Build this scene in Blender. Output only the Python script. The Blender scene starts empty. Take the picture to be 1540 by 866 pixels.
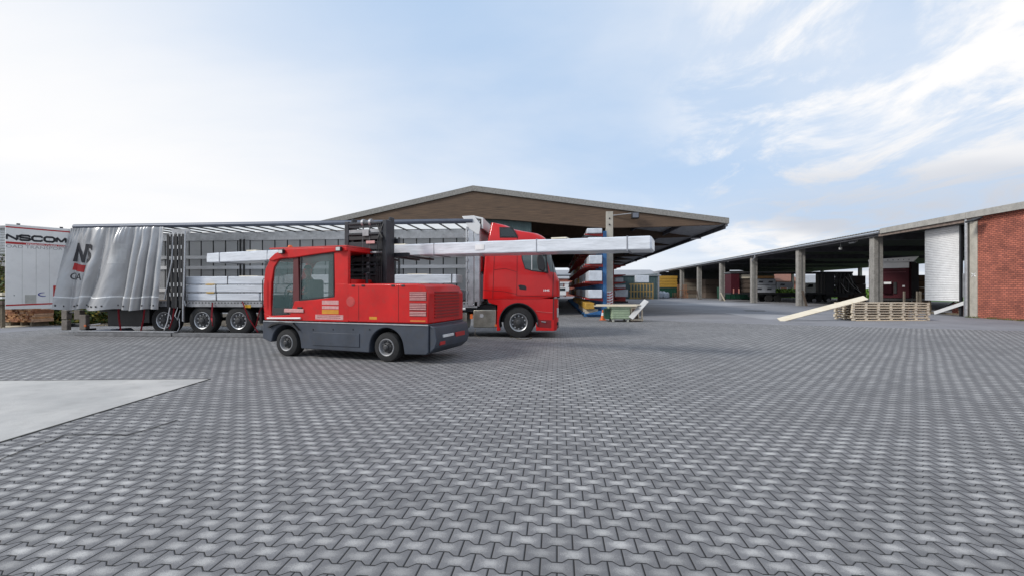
import bpy, bmesh, math, random
from mathutils import Vector, Matrix, noise
R = math.radians
random.seed(7)
scn = bpy.context.scene
COL = scn.collection

# ------------------------------------------------------------------ camera
TH = R(5.55); CAM_H = 1.62; FPX = 700.0
cd = bpy.data.cameras.new('camera'); cam = bpy.data.objects.new('camera', cd); COL.objects.link(cam)
cam.location = (0, 0, CAM_H); cam.rotation_euler = (R(90), 0, TH)
cd.sensor_width = 36.0; cd.lens = FPX / 1540 * 36; cd.shift_y = 3.0 / 1540
cd.clip_start = 0.05; cd.clip_end = 3000
scn.camera = cam

# ------------------------------------------------------------------ light
SUN_EL, SUN_AZ = 37.0, 240.0          # azimuth clockwise from +Y (north)
w = bpy.data.worlds.new('World'); scn.world = w; w.use_nodes = True
nt = w.node_tree; nt.nodes.clear()
def wn(t, **k):
    n = nt.nodes.new(t)
    for a, b in k.items(): setattr(n, a, b)
    return n
def wl(a, b): nt.links.new(a, b)
def wmath(op, a, b=None, c=None, clamp=False):
    n = wn('ShaderNodeMath', operation=op, use_clamp=clamp)
    for i, v in enumerate((a, b, c)):
        if v is None: continue
        if isinstance(v, (int, float)): n.inputs[i].default_value = v
        else: wl(v, n.inputs[i])
    return n.outputs[0]
out = wn('ShaderNodeOutputWorld'); bg = wn('ShaderNodeBackground'); bg.inputs[1].default_value = 0.118
wl(bg.outputs[0], out.inputs[0])
sky = wn('ShaderNodeTexSky', sky_type='NISHITA', sun_disc=False)
sky.sun_elevation = R(SUN_EL); sky.sun_rotation = R(SUN_AZ); sky.dust_density = 1.0; sky.air_density = 1.0; sky.ozone_density = 2.2
tc = wn('ShaderNodeTexCoord'); sep = wn('ShaderNodeSeparateXYZ'); wl(tc.outputs['Generated'], sep.inputs[0])
zz = wmath('ADD', wmath('MAXIMUM', sep.outputs[2], 0.0), 0.10)
px_ = wmath('DIVIDE', sep.outputs[0], zz); py_ = wmath('DIVIDE', sep.outputs[1], zz)
cmb = wn('ShaderNodeCombineXYZ'); wl(px_, cmb.inputs[0]); wl(py_, cmb.inputs[1])
def cloud(rot, sc, stretch, detail, rough, lo, hi, seed, dist=0.3):
    mp = wn('ShaderNodeMapping'); wl(cmb.outputs[0], mp.inputs[0])
    mp.inputs['Rotation'].default_value = (0, 0, R(rot)); mp.inputs['Scale'].default_value = (sc, sc * stretch, 1)
    mp.inputs['Location'].default_value = (seed, seed * .37, seed * .11)
    n = wn('ShaderNodeTexNoise'); wl(mp.outputs[0], n.inputs['Vector']); n.inputs['Scale'].default_value = 1.0
    n.inputs['Detail'].default_value = detail; n.inputs['Roughness'].default_value = rough; n.inputs['Distortion'].default_value = dist
    m = wn('ShaderNodeMapRange', interpolation_type='SMOOTHSTEP'); wl(n.outputs[0], m.inputs[0])
    m.inputs[1].default_value = lo; m.inputs[2].default_value = hi
    return m.outputs[0]
c1 = cloud(0, 1.9, .62, 9, .64, .41, .60, 5.3, .5)          # streaky bank, right
c2 = cloud(20, 0.35, 1.4, 6, .55, .34, .74, 9.2)               # thin veil everywhere
c3 = cloud(-20, .45, 1.2, 4, .5, .34, .56, 15.7)                # grey undersides
# where: right side mask / left whitening
right = wn('ShaderNodeMapRange', interpolation_type='SMOOTHSTEP'); wl(sep.outputs[0], right.inputs[0])
right.inputs[1].default_value = 0.12; right.inputs[2].default_value = 0.42
leftm = wn('ShaderNodeMapRange', interpolation_type='SMOOTHSTEP'); 
ls = wmath('SUBTRACT', wmath('MULTIPLY', sep.outputs[0], -1.0), wmath('MULTIPLY', sep.outputs[2], 1.0)); wl(ls, leftm.inputs[0])
leftm.inputs[1].default_value = -0.34; leftm.inputs[2].default_value = 0.62
low = wn('ShaderNodeMapRange', interpolation_type='SMOOTHSTEP'); wl(sep.outputs[2], low.inputs[0])
low.inputs[1].default_value = 0.26; low.inputs[2].default_value = 0.0
low2 = wn('ShaderNodeMapRange', interpolation_type='SMOOTHSTEP'); wl(sep.outputs[2], low2.inputs[0]); low2.inputs[1].default_value = 0.30; low2.inputs[2].default_value = 0.12
f1 = wmath('MULTIPLY', c1, right.outputs[0]); f2 = wmath('MULTIPLY', c2, 0.48)
f3 = wmath('MULTIPLY', leftm.outputs[0], wmath('ADD', wmath('MULTIPLY', c2, .25), .80))
f4 = wmath('MULTIPLY', low.outputs[0], 0.50)
inv = lambda a: wmath('SUBTRACT', 1.0, a, clamp=True)
fac = wmath('SUBTRACT', 1.0, wmath('MULTIPLY', wmath('MULTIPLY', inv(f1), inv(f2)), wmath('MULTIPLY', inv(f3), inv(f4))), clamp=True)
base = wn('ShaderNodeMixRGB'); base.inputs[0].default_value = .92; wl(sky.outputs[0], base.inputs[1]); base.inputs[2].default_value = (3.35, 4.4, 5.9, 1)
grey = wmath('MULTIPLY', wmath('MULTIPLY', c3, right.outputs[0]), low2.outputs[0])
ccol = wn('ShaderNodeMixRGB'); wl(grey, ccol.inputs[0]); ccol.inputs[1].default_value = (6.6, 6.55, 6.55, 1); ccol.inputs[2].default_value = (4.0, 4.25, 4.75, 1)
mx = wn('ShaderNodeMixRGB'); wl(fac, mx.inputs[0]); wl(base.outputs[0], mx.inputs[1]); wl(ccol.outputs[0], mx.inputs[2]); wl(mx.outputs[0], bg.inputs[0])

sl = bpy.data.lights.new('sun', 'SUN'); sl.energy = 1.9; sl.angle = R(14); sl.color = (1, .96, .9)
so = bpy.data.objects.new('sun', sl); COL.objects.link(so)
saz = R(SUN_AZ); sd = Vector((math.sin(saz) * math.cos(R(SUN_EL)), math.cos(saz) * math.cos(R(SUN_EL)), math.sin(R(SUN_EL))))
so.rotation_euler = sd.to_track_quat('Z', 'Y').to_euler()
vs = scn.view_settings; vs.view_transform = 'Standard'; vs.look = 'None'; vs.gamma = 1; vs.exposure = 0.38; vs.use_curve_mapping = False
scn.cycles.max_bounces = 6; scn.cycles.use_denoising = True

# ------------------------------------------------------------------ measuring helpers
RT = Vector((math.cos(TH), math.sin(TH), 0)); FW = Vector((-math.sin(TH), math.cos(TH), 0))
def ray(px, py): return RT * ((px - 770) / FPX) + FW + Vector((0, 0, -(py - 436) / FPX))
class Frame:
    def __init__(s, o, ang): s.o = Vector((o[0], o[1], 0)); s.a = ang; s.d = Vector((math.cos(ang), math.sin(ang), 0)); s.n = Vector((-math.sin(ang), math.cos(ang), 0))
    def uz(s, px, py, v=0.0):
        d = ray(px, py); t = ((s.o + s.n * v).dot(s.n)) / d.dot(s.n); p = d * t
        return ((p - s.o).dot(s.d), CAM_H + p.z)
    def poly(s, pts, v=0.0): return [s.uz(a, b, v) for a, b in pts]
def at_y(px, py, Y): return Frame((0, Y), 0).uz(px, py)
def at_g(px, py, z=0.0):
    d = ray(px, py); t = (z - CAM_H) / d.z; p = d * t; return (p.x, p.y)
def at_x(px, py, X):
    d = ray(px, py); t = X / d.x; return (d.y * t, CAM_H + d.z * t)

# ------------------------------------------------------------------ materials
MATS = {}
def mat(name, col, rough=.6, metal=0.0, var=.12, vs=3.0, bump=0.0, bs=40.0, coat=0.0, stretch=(1, 1, 1), col2=None, spec=.5, grime=0.0):
    if name in MATS: return MATS[name]
    m = bpy.data.materials.new(name); m.use_nodes = True; t = m.node_tree; n = t.nodes; L = t.links
    b = n['Principled BSDF']; b.inputs['Roughness'].default_value = rough; b.inputs['Metallic'].default_value = metal
    b.inputs['Coat Weight'].default_value = coat; b.inputs['Coat Roughness'].default_value = .08; b.inputs['Specular IOR Level'].default_value = spec
    g = n.new('ShaderNodeNewGeometry'); mp = n.new('ShaderNodeMapping'); L.new(g.outputs['Position'], mp.inputs[0]); mp.inputs['Scale'].default_value = stretch
    nz = n.new('ShaderNodeTexNoise'); L.new(mp.outputs[0], nz.inputs['Vector']); nz.inputs['Scale'].default_value = vs; nz.inputs['Detail'].default_value = 8; nz.inputs['Roughness'].default_value = .62
    mr = n.new('ShaderNodeMapRange'); L.new(nz.outputs[0], mr.inputs[0]); mr.inputs[1].default_value = .3; mr.inputs[2].default_value = .7
    mx = n.new('ShaderNodeMixRGB'); L.new(mr.outputs[0], mx.inputs[0])
    c2 = col2 if col2 else tuple(c * (1 - 2 * var) for c in col)
    c1 = col if col2 else tuple(min(1, c * (1 + var)) for c in col)
    mx.inputs[1].default_value = (*c2, 1); mx.inputs[2].default_value = (*c1, 1)
    last = mx.outputs[0]
    if grime:
        n2 = n.new('ShaderNodeTexNoise'); L.new(g.outputs['Position'], n2.inputs['Vector']); n2.inputs['Scale'].default_value = vs * 4.3; n2.inputs['Detail'].default_value = 6
        r2 = n.new('ShaderNodeMapRange'); L.new(n2.outputs[0], r2.inputs[0]); r2.inputs[1].default_value = .52; r2.inputs[2].default_value = .75; r2.inputs[4].default_value = grime
        m2 = n.new('ShaderNodeMixRGB'); L.new(r2.outputs[0], m2.inputs[0]); L.new(last, m2.inputs[1]); m2.inputs[2].default_value = (.07, .06, .05, 1); last = m2.outputs[0]
    L.new(last, b.inputs['Base Color'])
    rr = n.new('ShaderNodeMapRange'); L.new(nz.outputs[0], rr.inputs[0]); rr.inputs[3].default_value = max(0, rough - .1); rr.inputs[4].default_value = min(1, rough + .1); L.new(rr.outputs[0], b.inputs['Roughness'])
    if bump:
        nb = n.new('ShaderNodeTexNoise'); L.new(mp.outputs[0], nb.inputs['Vector']); nb.inputs['Scale'].default_value = bs; nb.inputs['Detail'].default_value = 5
        bp = n.new('ShaderNodeBump'); bp.inputs['Strength'].default_value = bump; bp.inputs['Distance'].default_value = .02; L.new(nb.outputs[0], bp.inputs['Height']); L.new(bp.outputs[0], b.inputs['Normal'])
    MATS[name] = m; return m
def glass(name, col=(.03, .04, .045), alpha=.75, rough=.04):
    if name in MATS: return MATS[name]
    m = mat(name, col, rough, 0, .05, coat=.3); b = m.node_tree.nodes['Principled BSDF']; b.inputs['Alpha'].default_value = alpha
    return m

RED = mat('red_paint', (.56, .008, .009), .32, 0, .06, 1.2, coat=.5, spec=.3, grime=.06)
RED2 = mat('forklift_red', (.54, .010, .010), .45, 0, .10, 1.5, coat=.12, spec=.3, grime=.22)
SLATE = mat('slate_chassis', (.045, .055, .075), .5, 0, .15, 2, grime=.25)
BLACK = mat('black_plastic', (.018, .018, .02), .5, 0, .2, 6)
DARK = mat('dark_steel', (.03, .033, .04), .45, .3, .2, 5, grime=.2)
RUBBER = mat('tyre_rubber', (.020, .020, .021), .85, 0, .25, 9, bump=.2, bs=60)
ALU = mat('aluminium', (.52, .53, .55), .38, .75, .12, 4, grime=.2)
ALUD = mat('dull_aluminium', (.34, .345, .36), .5, .45, .15, 4, grime=.3)
WHITE = mat('white_panel', (.74, .74, .73), .4, 0, .035, 1.3, coat=.15, grime=.08)
GREYC = mat('grey_curtain', (.42, .425, .445), .55, 0, .08, 1.5)
SILVER = mat('silver_tarpaulin', (.42, .42, .425), .33, .38, .05, 2, bump=.02, bs=6, coat=.5)
FOIL = mat('white_foil', (.68, .71, .76), .30, 0, .09, 4, bump=.6, bs=7, stretch=(.35, 1, 2.4), coat=.2)
FOILR = mat('rack_foil', (.62, .66, .72), .4, 0, .10, 3, bump=.5, bs=5)
STRAP = mat('black_strap', (.02, .02, .022), .7)
REDSTRAP = mat('red_strap', (.42, .03, .045), .7, 0, .15, 8)
CONC = mat('concrete', (.40, .385, .355), .85, 0, .12, 3, bump=.3, bs=30, grime=.25)
CONCL = mat('pale_concrete', (.47, .44, .38), .85, 0, .10, 3, bump=.25, bs=30, grime=.2)
FIBRE = mat('fibre_cement', (.33, .32, .30), .9, 0, .3, 9, bump=.4, bs=22, col2=(.17, .165, .15))
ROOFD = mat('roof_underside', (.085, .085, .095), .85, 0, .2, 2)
TIMBER = mat('gable_timber', (.185, .118, .072), .75, 0, .2, 4.5, bump=.4, bs=9, stretch=(.22, 1, 12), col2=(.035, .023, .017))
PLANK = mat('fresh_plank', (.78, .72, .59), .65, 0, .1, 5, stretch=(.4, .4, 5), col2=(.64, .56, .42), bump=.15)
PALLETW = mat('pallet_wood', (.74, .65, .51), .8, 0, .1, 9, bump=.3, bs=30, col2=(.46, .38, .28))
RUSTW = mat('reddish_timber', (.46, .21, .10), .8, 0, .3, 12, col2=(.20, .085, .045), bump=.3)
TEAL = mat('teal_cladding', (.075, .12, .12), .6, 0, .12, 2)
BLUE = mat('rack_blue', (.035, .14, .33), .5, 0, .15, 5, grime=.25)
ARMR = mat('rack_red', (.36, .025, .02), .5, 0, .15, 5, grime=.25)
YEL = mat('yellow_timber', (.55, .33, .05), .6, 0, .15, 5, col2=(.38, .2, .03))
BROWN = mat('brown_timber', (.15, .115, .09), .8, 0, .2, 4, stretch=(.3, .3, 6), col2=(.075, .055, .042))
TANW = mat('tan_timber', (.27, .235, .19), .8, 0, .2, 4, stretch=(.3, .3, 6), col2=(.14, .115, .09))
GREENB = mat('pale_green_paint', (.40, .50, .34), .55, 0, .1, 4, grime=.3)
DGREEN = mat('dark_green_paint', (.012, .075, .045), .5, 0, .15, 3)
MAROON = mat('maroon_paint', (.060, .007, .013), .6, 0, .1, 2, spec=.25)
ORANGE = mat('orange_plastic', (.75, .16, .03), .5)
YELLOW = mat('yellow_reflective', (.72, .42, .02), .4)
REDM = mat('red_marking', (.45, .02, .02), .45)
INK = mat('black_lettering', (.02, .02, .025), .5)
INKG = mat('grey_lettering', (.35, .35, .36), .5)
BLUEM = mat('blue_marking', (.02, .03, .25), .5)
WLET = mat('white_lettering', (.8, .8, .8), .5)
STICK = mat('pale_sticker', (.58, .30, .29), .5, 0, .12, 20)
GLASS = glass('tinted_glass', (.03, .04, .045), .82)
CGLASS = glass('clear_glass', (.10, .16, .16), .38)
SEATM = mat('seat_fabric', (.03, .028, .03), .8)
TANK = mat('brushed_tank', (.40, .385, .33), .36, .8, .12, 4, grime=.25)
MOSS = mat('old_grey_wood', (.16, .13, .09), .9, 0, .2, 7)
LAMPG = mat('lamp_lens', (.62, .62, .60), .25)
SKYWH = mat('pale_render', (.62, .62, .62), .8, 0, .05, 1)

# ------------------------------------------------------------------ mesh builder
ROOT = {}
def rootm(o):
    while o is not None:
        if o.name in ROOT: return ROOT[o.name]
        o = o.parent
    return Matrix.Identity(4)
def tag(o, label=None, cat=None, group=None, kind=None):
    if label: o['label'] = label
    if cat: o['category'] = cat
    if group: o['group'] = group
    if kind: o['kind'] = kind
    return o
def thing(name, label, cat, loc=(0, 0, 0), rz=0.0, group=None):
    o = bpy.data.objects.new(name, None); COL.objects.link(o); o.location = loc; o.rotation_euler = (0, 0, rz); o.empty_display_size = .2
    ROOT[o.name] = Matrix.Translation(Vector(loc)) @ Matrix.Rotation(rz, 4, 'Z')
    return tag(o, label, cat, group)
class MB:
    def __init__(s): s.bm = bmesh.new()
    def mark(s, i, n0):
        s.bm.faces.ensure_lookup_table()
        for f in s.bm.faces[n0:]: f.material_index = i
    def face(s, pts):
        return s.bm.faces.new([s.bm.verts.new(p) for p in pts])
    def box(s, a, b, rot=None, about=None):
        (x0, y0, z0), (x1, y1, z1) = a, b
        vs = [Vector(p) for p in ((x0, y0, z0), (x1, y0, z0), (x1, y1, z0), (x0, y1, z0), (x0, y0, z1), (x1, y0, z1), (x1, y1, z1), (x0, y1, z1))]
        if rot is not None:
            c = Vector(about) if about is not None else sum(vs, Vector()) / 8
            vs = [c + rot @ (v - c) for v in vs]
        v = [s.bm.verts.new(p) for p in vs]
        for f in ((0, 3, 2, 1), (4, 5, 6, 7), (0, 1, 5, 4), (1, 2, 6, 5), (2, 3, 7, 6), (3, 0, 4, 7)): s.bm.faces.new([v[i] for i in f])
        return s
    def cbox(s, c, d, rot=None):
        return s.box((c[0] - d[0] / 2, c[1] - d[1] / 2, c[2] - d[2] / 2), (c[0] + d[0] / 2, c[1] + d[1] / 2, c[2] + d[2] / 2), rot)
    def prism(s, pts, y0, y1, axis='y'):
        def P(a, b, c): return (a, c, b) if axis == 'y' else ((c, a, b) if axis == 'x' else (a, b, c))
        A = [s.bm.verts.new(P(a, b, y0)) for a, b in pts]; B = [s.bm.verts.new(P(a, b, y1)) for a, b in pts]
        s.bm.faces.new(A); s.bm.faces.new(B[::-1]); n = len(pts)
        for i in range(n): s.bm.faces.new((A[i], B[i], B[(i + 1) % n], A[(i + 1) % n]))
        return s
    def beam(s, p, q, wd, hg, up=(0, 0, 1)):
        p, q = Vector(p), Vector(q); d = (q - p).normalized(); u = Vector(up)
        sx = d.cross(u)
        if sx.length < 1e-3: sx = d.cross(Vector((1, 0, 0)))
        sx.normalize(); uz = sx.cross(d)
        c = [(-wd / 2, -hg / 2), (wd / 2, -hg / 2), (wd / 2, hg / 2), (-wd / 2, hg / 2)]
        A = [s.bm.verts.new(p + sx * a + uz * b) for a, b in c]; B = [s.bm.verts.new(q + sx * a + uz * b) for a, b in c]
        s.bm.faces.new(A[::-1]); s.bm.faces.new(B)
        for i in range(4): s.bm.faces.new((A[i], A[(i + 1) % 4], B[(i + 1) % 4], B[i]))
        return s
    def tube(s, pts, r, n=10, flat=None):
        pts = [Vector(p) for p in pts]; rings = []
        for i, p in enumerate(pts):
            d = (pts[min(i + 1, len(pts) - 1)] - pts[max(i - 1, 0)]).normalized()
            a = d.cross(Vector((0, 0, 1)))
            if a.length < .05: a = d.cross(Vector((0, 1, 0)))
            a.normalize(); b = d.cross(a)
            ra, rb = (r, r) if flat is None else flat
            rings.append([s.bm.verts.new(p + a * math.cos(2 * math.pi * k / n) * ra + b * math.sin(2 * math.pi * k / n) * rb) for k in range(n)])
        for i in range(len(rings) - 1):
            for k in range(n): s.bm.faces.new((rings[i][k], rings[i][(k + 1) % n], rings[i + 1][(k + 1) % n], rings[i + 1][k]))
        s.bm.faces.new(rings[0]); s.bm.faces.new(rings[-1][::-1]); return s
    def lathe(s, prof, c=(0, 0, 0), n=36, axis='y', cap=True):
        # prof: list of (axial, radius)
        rings = []
        for a, r in prof:
            ring = []
            for k in range(n):
                t = 2 * math.pi * k / n
                q = (r * math.cos(t), a, r * math.sin(t)) if axis == 'y' else ((r * math.cos(t), r * math.sin(t), a) if axis == 'z' else (a, r * math.cos(t), r * math.sin(t)))
                ring.append(s.bm.verts.new(Vector(q) + Vector(c)))
            rings.append(ring)
        for i in range(len(rings) - 1):
            for k in range(n): s.bm.faces.new((rings[i][k], rings[i][(k + 1) % n], rings[i + 1][(k + 1) % n], rings[i + 1][k]))
        if cap: s.bm.faces.new(rings[0])
        s.bm.faces.new(rings[-1][::-1]); return s
    def grid(s, fn, nu, nv):
        V = [[s.bm.verts.new(fn(i / nu, j / nv)) for j in range(nv + 1)] for i in range(nu + 1)]
        for i in range(nu):
            for j in range(nv): s.bm.faces.new((V[i][j], V[i + 1][j], V[i + 1][j + 1], V[i][j + 1]))
        return s
    def loft(s, rings, cap=True):
        V = [[s.bm.verts.new(p) for p in r] for r in rings]; n = len(V[0])
        for i in range(len(V) - 1):
            for k in range(n): s.bm.faces.new((V[i][k], V[i][(k + 1) % n], V[i + 1][(k + 1) % n], V[i + 1][k]))
        if cap: s.bm.faces.new(V[0][::-1]); s.bm.faces.new(V[-1])
        return s
    def build(s, name, m, parent=None, local=False, loc=None, bevel=0, smooth=32, solid=0, recalc=True, sub=0):
        bm = s.bm
        if recalc: bmesh.ops.recalc_face_normals(bm, faces=bm.faces)
        for f in bm.faces: f.smooth = True
        for e in bm.edges:
            if len(e.link_faces) == 2 and e.calc_face_angle(0) > R(smooth): e.smooth = False
        me = bpy.data.meshes.new(name)
        o = bpy.data.objects.new(name, me); COL.objects.link(o)
        if parent is not None:
            o.parent = parent
            if not local: bm.transform(rootm(parent).inverted())
            if loc is not None: o.location = loc
        else:
            if loc is None and not local:
                xs = [v.co.x for v in bm.verts]; ys = [v.co.y for v in bm.verts]; z0 = min(v.co.z for v in bm.verts)
                c = Vector(((min(xs) + max(xs)) / 2, (min(ys) + max(ys)) / 2, z0)); bm.transform(Matrix.Translation(-c)); o.location = c
            elif loc is not None: o.location = loc
        bm.to_mesh(me); bm.free()
        for q_ in (m if isinstance(m, (list, tuple)) else [m]): me.materials.append(q_)
        if solid: md = o.modifiers.new('solid', 'SOLIDIFY'); md.thickness = solid; md.offset = 0
        if sub: md = o.modifiers.new('sub', 'SUBSURF'); md.levels = md.render_levels = sub
        if bevel: md = o.modifiers.new('bevel', 'BEVEL'); md.width = bevel; md.segments = 2; md.limit_method = 'ANGLE'; md.angle_limit = R(35); md.harden_normals = False
        return o
def kids(o): return [c for c in bpy.data.objects if c.parent is o]
def copy_tree(o, parent=None, loc=None, rz=None):
    c = o.copy(); COL.objects.link(c); c.parent = parent
    if loc is not None: c.location = loc
    if rz is not None: c.rotation_euler.z = rz
    for ch in kids(o): copy_tree(ch, c)
    return c
def text(name, s, m, parent, fn, size=1.0, local=False, cells=0, extrude=0.0):
    """lettering mesh: glyph outline mapped by fn(u in 0..1, v in 0..1 of cap height)"""
    cu = bpy.data.curves.new('txt', 'FONT'); cu.body = s; cu.size = 1; cu.resolution_u = 3; cu.offset = size
    to = bpy.data.objects.new('txt', cu); COL.objects.link(to)
    bpy.context.view_layer.update(); me = to.to_mesh(); bm = bmesh.new(); bm.from_mesh(me)
    to.to_mesh_clear(); bpy.data.objects.remove(to); bpy.data.curves.remove(cu)
    xs = [v.co.x for v in bm.verts]; ys = [v.co.y for v in bm.verts]; x0, x1, y0, y1 = min(xs), max(xs), min(ys), max(ys)
    for k in range(1, cells):
        g = bm.verts[:] + bm.edges[:] + bm.faces[:]
        bmesh.ops.bisect_plane(bm, geom=g, plane_co=(x0 + (x1 - x0) * k / cells, 0, 0), plane_no=(1, 0, 0))
        if k % 3 == 0:
            g = bm.verts[:] + bm.edges[:] + bm.faces[:]
            bmesh.ops.bisect_plane(bm, geom=g, plane_co=(0, y0 + (y1 - y0) * k / cells, 0), plane_no=(0, 1, 0))
    for v in bm.verts: v.co = Vector(fn((v.co.x - x0) / (x1 - x0), (v.co.y - y0) / (y1 - y0)))
    b = MB(); b.bm.free(); b.bm = bm
    return b.build(name, m, parent, local=local, recalc=False)
# ------------------------------------------------------------------ ground materials
def paver_mat():
    m = bpy.data.materials.new('bone_pavers'); m.use_nodes = True; t = m.node_tree; N = t.nodes; L = t.links; B = N['Principled BSDF']
    def M(op, a, b=None, c=None, clamp=False):
        n = N.new('ShaderNodeMath'); n.operation = op; n.use_clamp = clamp
        for i, v in enumerate((a, b, c)):
            if v is None: continue
            if isinstance(v, (int, float)): n.inputs[i].default_value = v
            else: L.new(v, n.inputs[i])
        return n.outputs[0]
    def MR(v, a, b, c=0., d=1., s=True):
        n = N.new('ShaderNodeMapRange'); n.interpolation_type = 'SMOOTHSTEP' if s else 'LINEAR'; L.new(v, n.inputs[0])
        for i, q in enumerate((a, b, c, d)): n.inputs[i + 1].default_value = q
        return n.outputs[0]
    def NZ(sc, det=4, ro=.6, vec=None):
        n = N.new('ShaderNodeTexNoise'); n.inputs['Scale'].default_value = sc; n.inputs['Detail'].default_value = det; n.inputs['Roughness'].default_value = ro
        L.new(vec if vec else geo.outputs['Position'], n.inputs['Vector']); return n.outputs[0]
    geo = N.new('ShaderNodeNewGeometry'); sp = N.new('ShaderNodeSeparateXYZ'); L.new(geo.outputs['Position'], sp.inputs[0])
    # slow waviness of the laid rows
    wv = M('MULTIPLY', M('SUBTRACT', NZ(.35, 2), .5), .10)
    wv2 = M('MULTIPLY', M('SUBTRACT', NZ(.27, 2), .5), .06)
    PU, PV = .200, .1400
    u = M('DIVIDE', M('ADD', sp.outputs[0], wv2), PU); v = M('DIVIDE', M('ADD', sp.outputs[1], wv), PV)
    # trapezoid wave: +1 near integers of u, -1 near half integers
    tri = M('SUBTRACT', M('MULTIPLY', M('ABSOLUTE', M('SUBTRACT', M('FRACT', u), .5)), 4.0), 1.0)
    wave = M('MAXIMUM', M('MINIMUM', M('MULTIPLY', tri, 2.6), 1.0), -1.0)
    j0 = M('ROUND', v)
    par = M('ABSOLUTE', M('MODULO', j0, 2.0))             # 0 even, 1 odd
    sign = M('SUBTRACT', M('MULTIPLY', par, 2.0), 1.0)     # odd +, even -
    d = M('SUBTRACT', v, M('ADD', j0, M('MULTIPLY', M('MULTIPLY', sign, wave), .135)))
    above = M('GREATER_THAN', d, 0.0)
    row = M('SUBTRACT', M('ADD', j0, above), 1.0)
    rpar = M('ABSOLUTE', M('MODULO', row, 2.0))
    uu = M('SUBTRACT', u, M('MULTIPLY', rpar, .5))
    ucell = M('FLOOR', uu); uf = M('SUBTRACT', uu, ucell)
    du = M('MULTIPLY', M('MINIMUM', uf, M('SUBTRACT', 1.0, uf)), PU)
    dv = M('MULTIPLY', M('ABSOLUTE', d), PV)
    dist = M('MINIMUM', du, dv)
    cell = N.new('ShaderNodeCombineXYZ'); L.new(ucell, cell.inputs[0]); L.new(row, cell.inputs[1])
    wn_ = N.new('ShaderNodeTexWhiteNoise'); wn_.noise_dimensions = '3D'; L.new(cell.outputs[0], wn_.inputs['Vector']); rnd = wn_.outputs['Value']
    joint = MR(dist, .0018, .0070)                          # 0 in the joint
    # worn pale centre of each stone, ragged by fine noise
    vc = M('ABSOLUTE', M('SUBTRACT', v, M('ADD', row, .5)))
    cx = M('DIVIDE', M('ABSOLUTE', M('SUBTRACT', uf, .5)), .40); cy = M('DIVIDE', vc, .40)
    rad = M('SQRT', M('ADD', M('MULTIPLY', cx, cx), M('MULTIPLY', cy, cy)))
    fine = NZ(170, 5, .8); mid = NZ(28, 3); big = NZ(.22, 5, .55); big2 = NZ(.9, 4, .6); spk = NZ(420, 2, .6)
    worn = MR(M('ADD', M('ADD', rad, M('MULTIPLY', M('SUBTRACT', mid, .5), .9)), M('MULTIPLY', M('SUBTRACT', fine, .5), 2.2)), 1.18, .06)
    worn = M('MULTIPLY', worn, M('ADD', .56, M('MULTIPLY', rnd, .36)))
    worn = M('MULTIPLY', worn, M('ADD', .55, MR(big, .30, .68, 0, .55)))
    mixn = N.new('ShaderNodeMixRGB'); L.new(worn, mixn.inputs[0]); mixn.inputs[1].default_value = (.163, .161, .166, 1); mixn.inputs[2].default_value = (.46, .45, .435, 1)
    tone = M('ADD', .74, M('ADD', M('MULTIPLY', rnd, .22), M('ADD', M('MULTIPLY', big2, .28), M('MULTIPLY', M('SUBTRACT', spk, .5), 1.1))))
    mul = N.new('ShaderNodeMixRGB'); mul.blend_type = 'MULTIPLY'; mul.inputs[0].default_value = 1; L.new(mixn.outputs[0], mul.inputs[1])
    cc = N.new('ShaderNodeCombineXYZ'); [L.new(tone, cc.inputs[i]) for i in range(3)]; L.new(cc.outputs[0], mul.inputs[2])
    stain = MR(NZ(.55, 6, .7), .56, .74, 0, .42)
    st = N.new('ShaderNodeMixRGB'); L.new(stain, st.inputs[0]); L.new(mul.outputs[0], st.inputs[1]); st.inputs[2].default_value = (.085, .088, .095, 1)
    jn = N.new('ShaderNodeMixRGB'); L.new(joint, jn.inputs[0]); jn.inputs[1].default_value = (.012, .012, .012, 1); L.new(st.outputs[0], jn.inputs[2])
    L.new(jn.outputs[0], B.inputs['Base Color']); B.inputs['Roughness'].default_value = .78; B.inputs['Specular IOR Level'].default_value = .35
    hgt = M('ADD', MR(dist, .0, .011), M('ADD', M('MULTIPLY', rnd, .22), M('MULTIPLY', fine, .12)))
    bp = N.new('ShaderNodeBump'); bp.inputs['Strength'].default_value = .8; bp.inputs['Distance'].default_value = .006; L.new(hgt, bp.inputs['Height']); L.new(bp.outputs[0], B.inputs['Normal'])
    return m
PAVER = paver_mat()
ASPH = mat('yard_asphalt', (.27, .27, .285), .9, 0, .2, .35, bump=.25, bs=60, grime=.2, col2=(.18, .18, .195))
SLABM = mat('slab_concrete', (.52, .505, .48), .85, 0, .10, .9, bump=.25, bs=50, col2=(.35, .345, .335), grime=.16)
PATCH = mat('patch_concrete', (.33, .33, .345), .9, 0, .12, .6, bump=.2, bs=40)
TAR = mat('tar_patch', (.17, .168, .17), .9, 0, .2, 5, bump=.3, bs=60)
GRASS = mat('lawn_green', (.16, .30, .05), .9, 0, .25, 6, col2=(.07, .15, .03))
SOIL = mat('dark_soil', (.09, .07, .045), .95, 0, .3, 3, bump=.4, bs=30)

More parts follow.
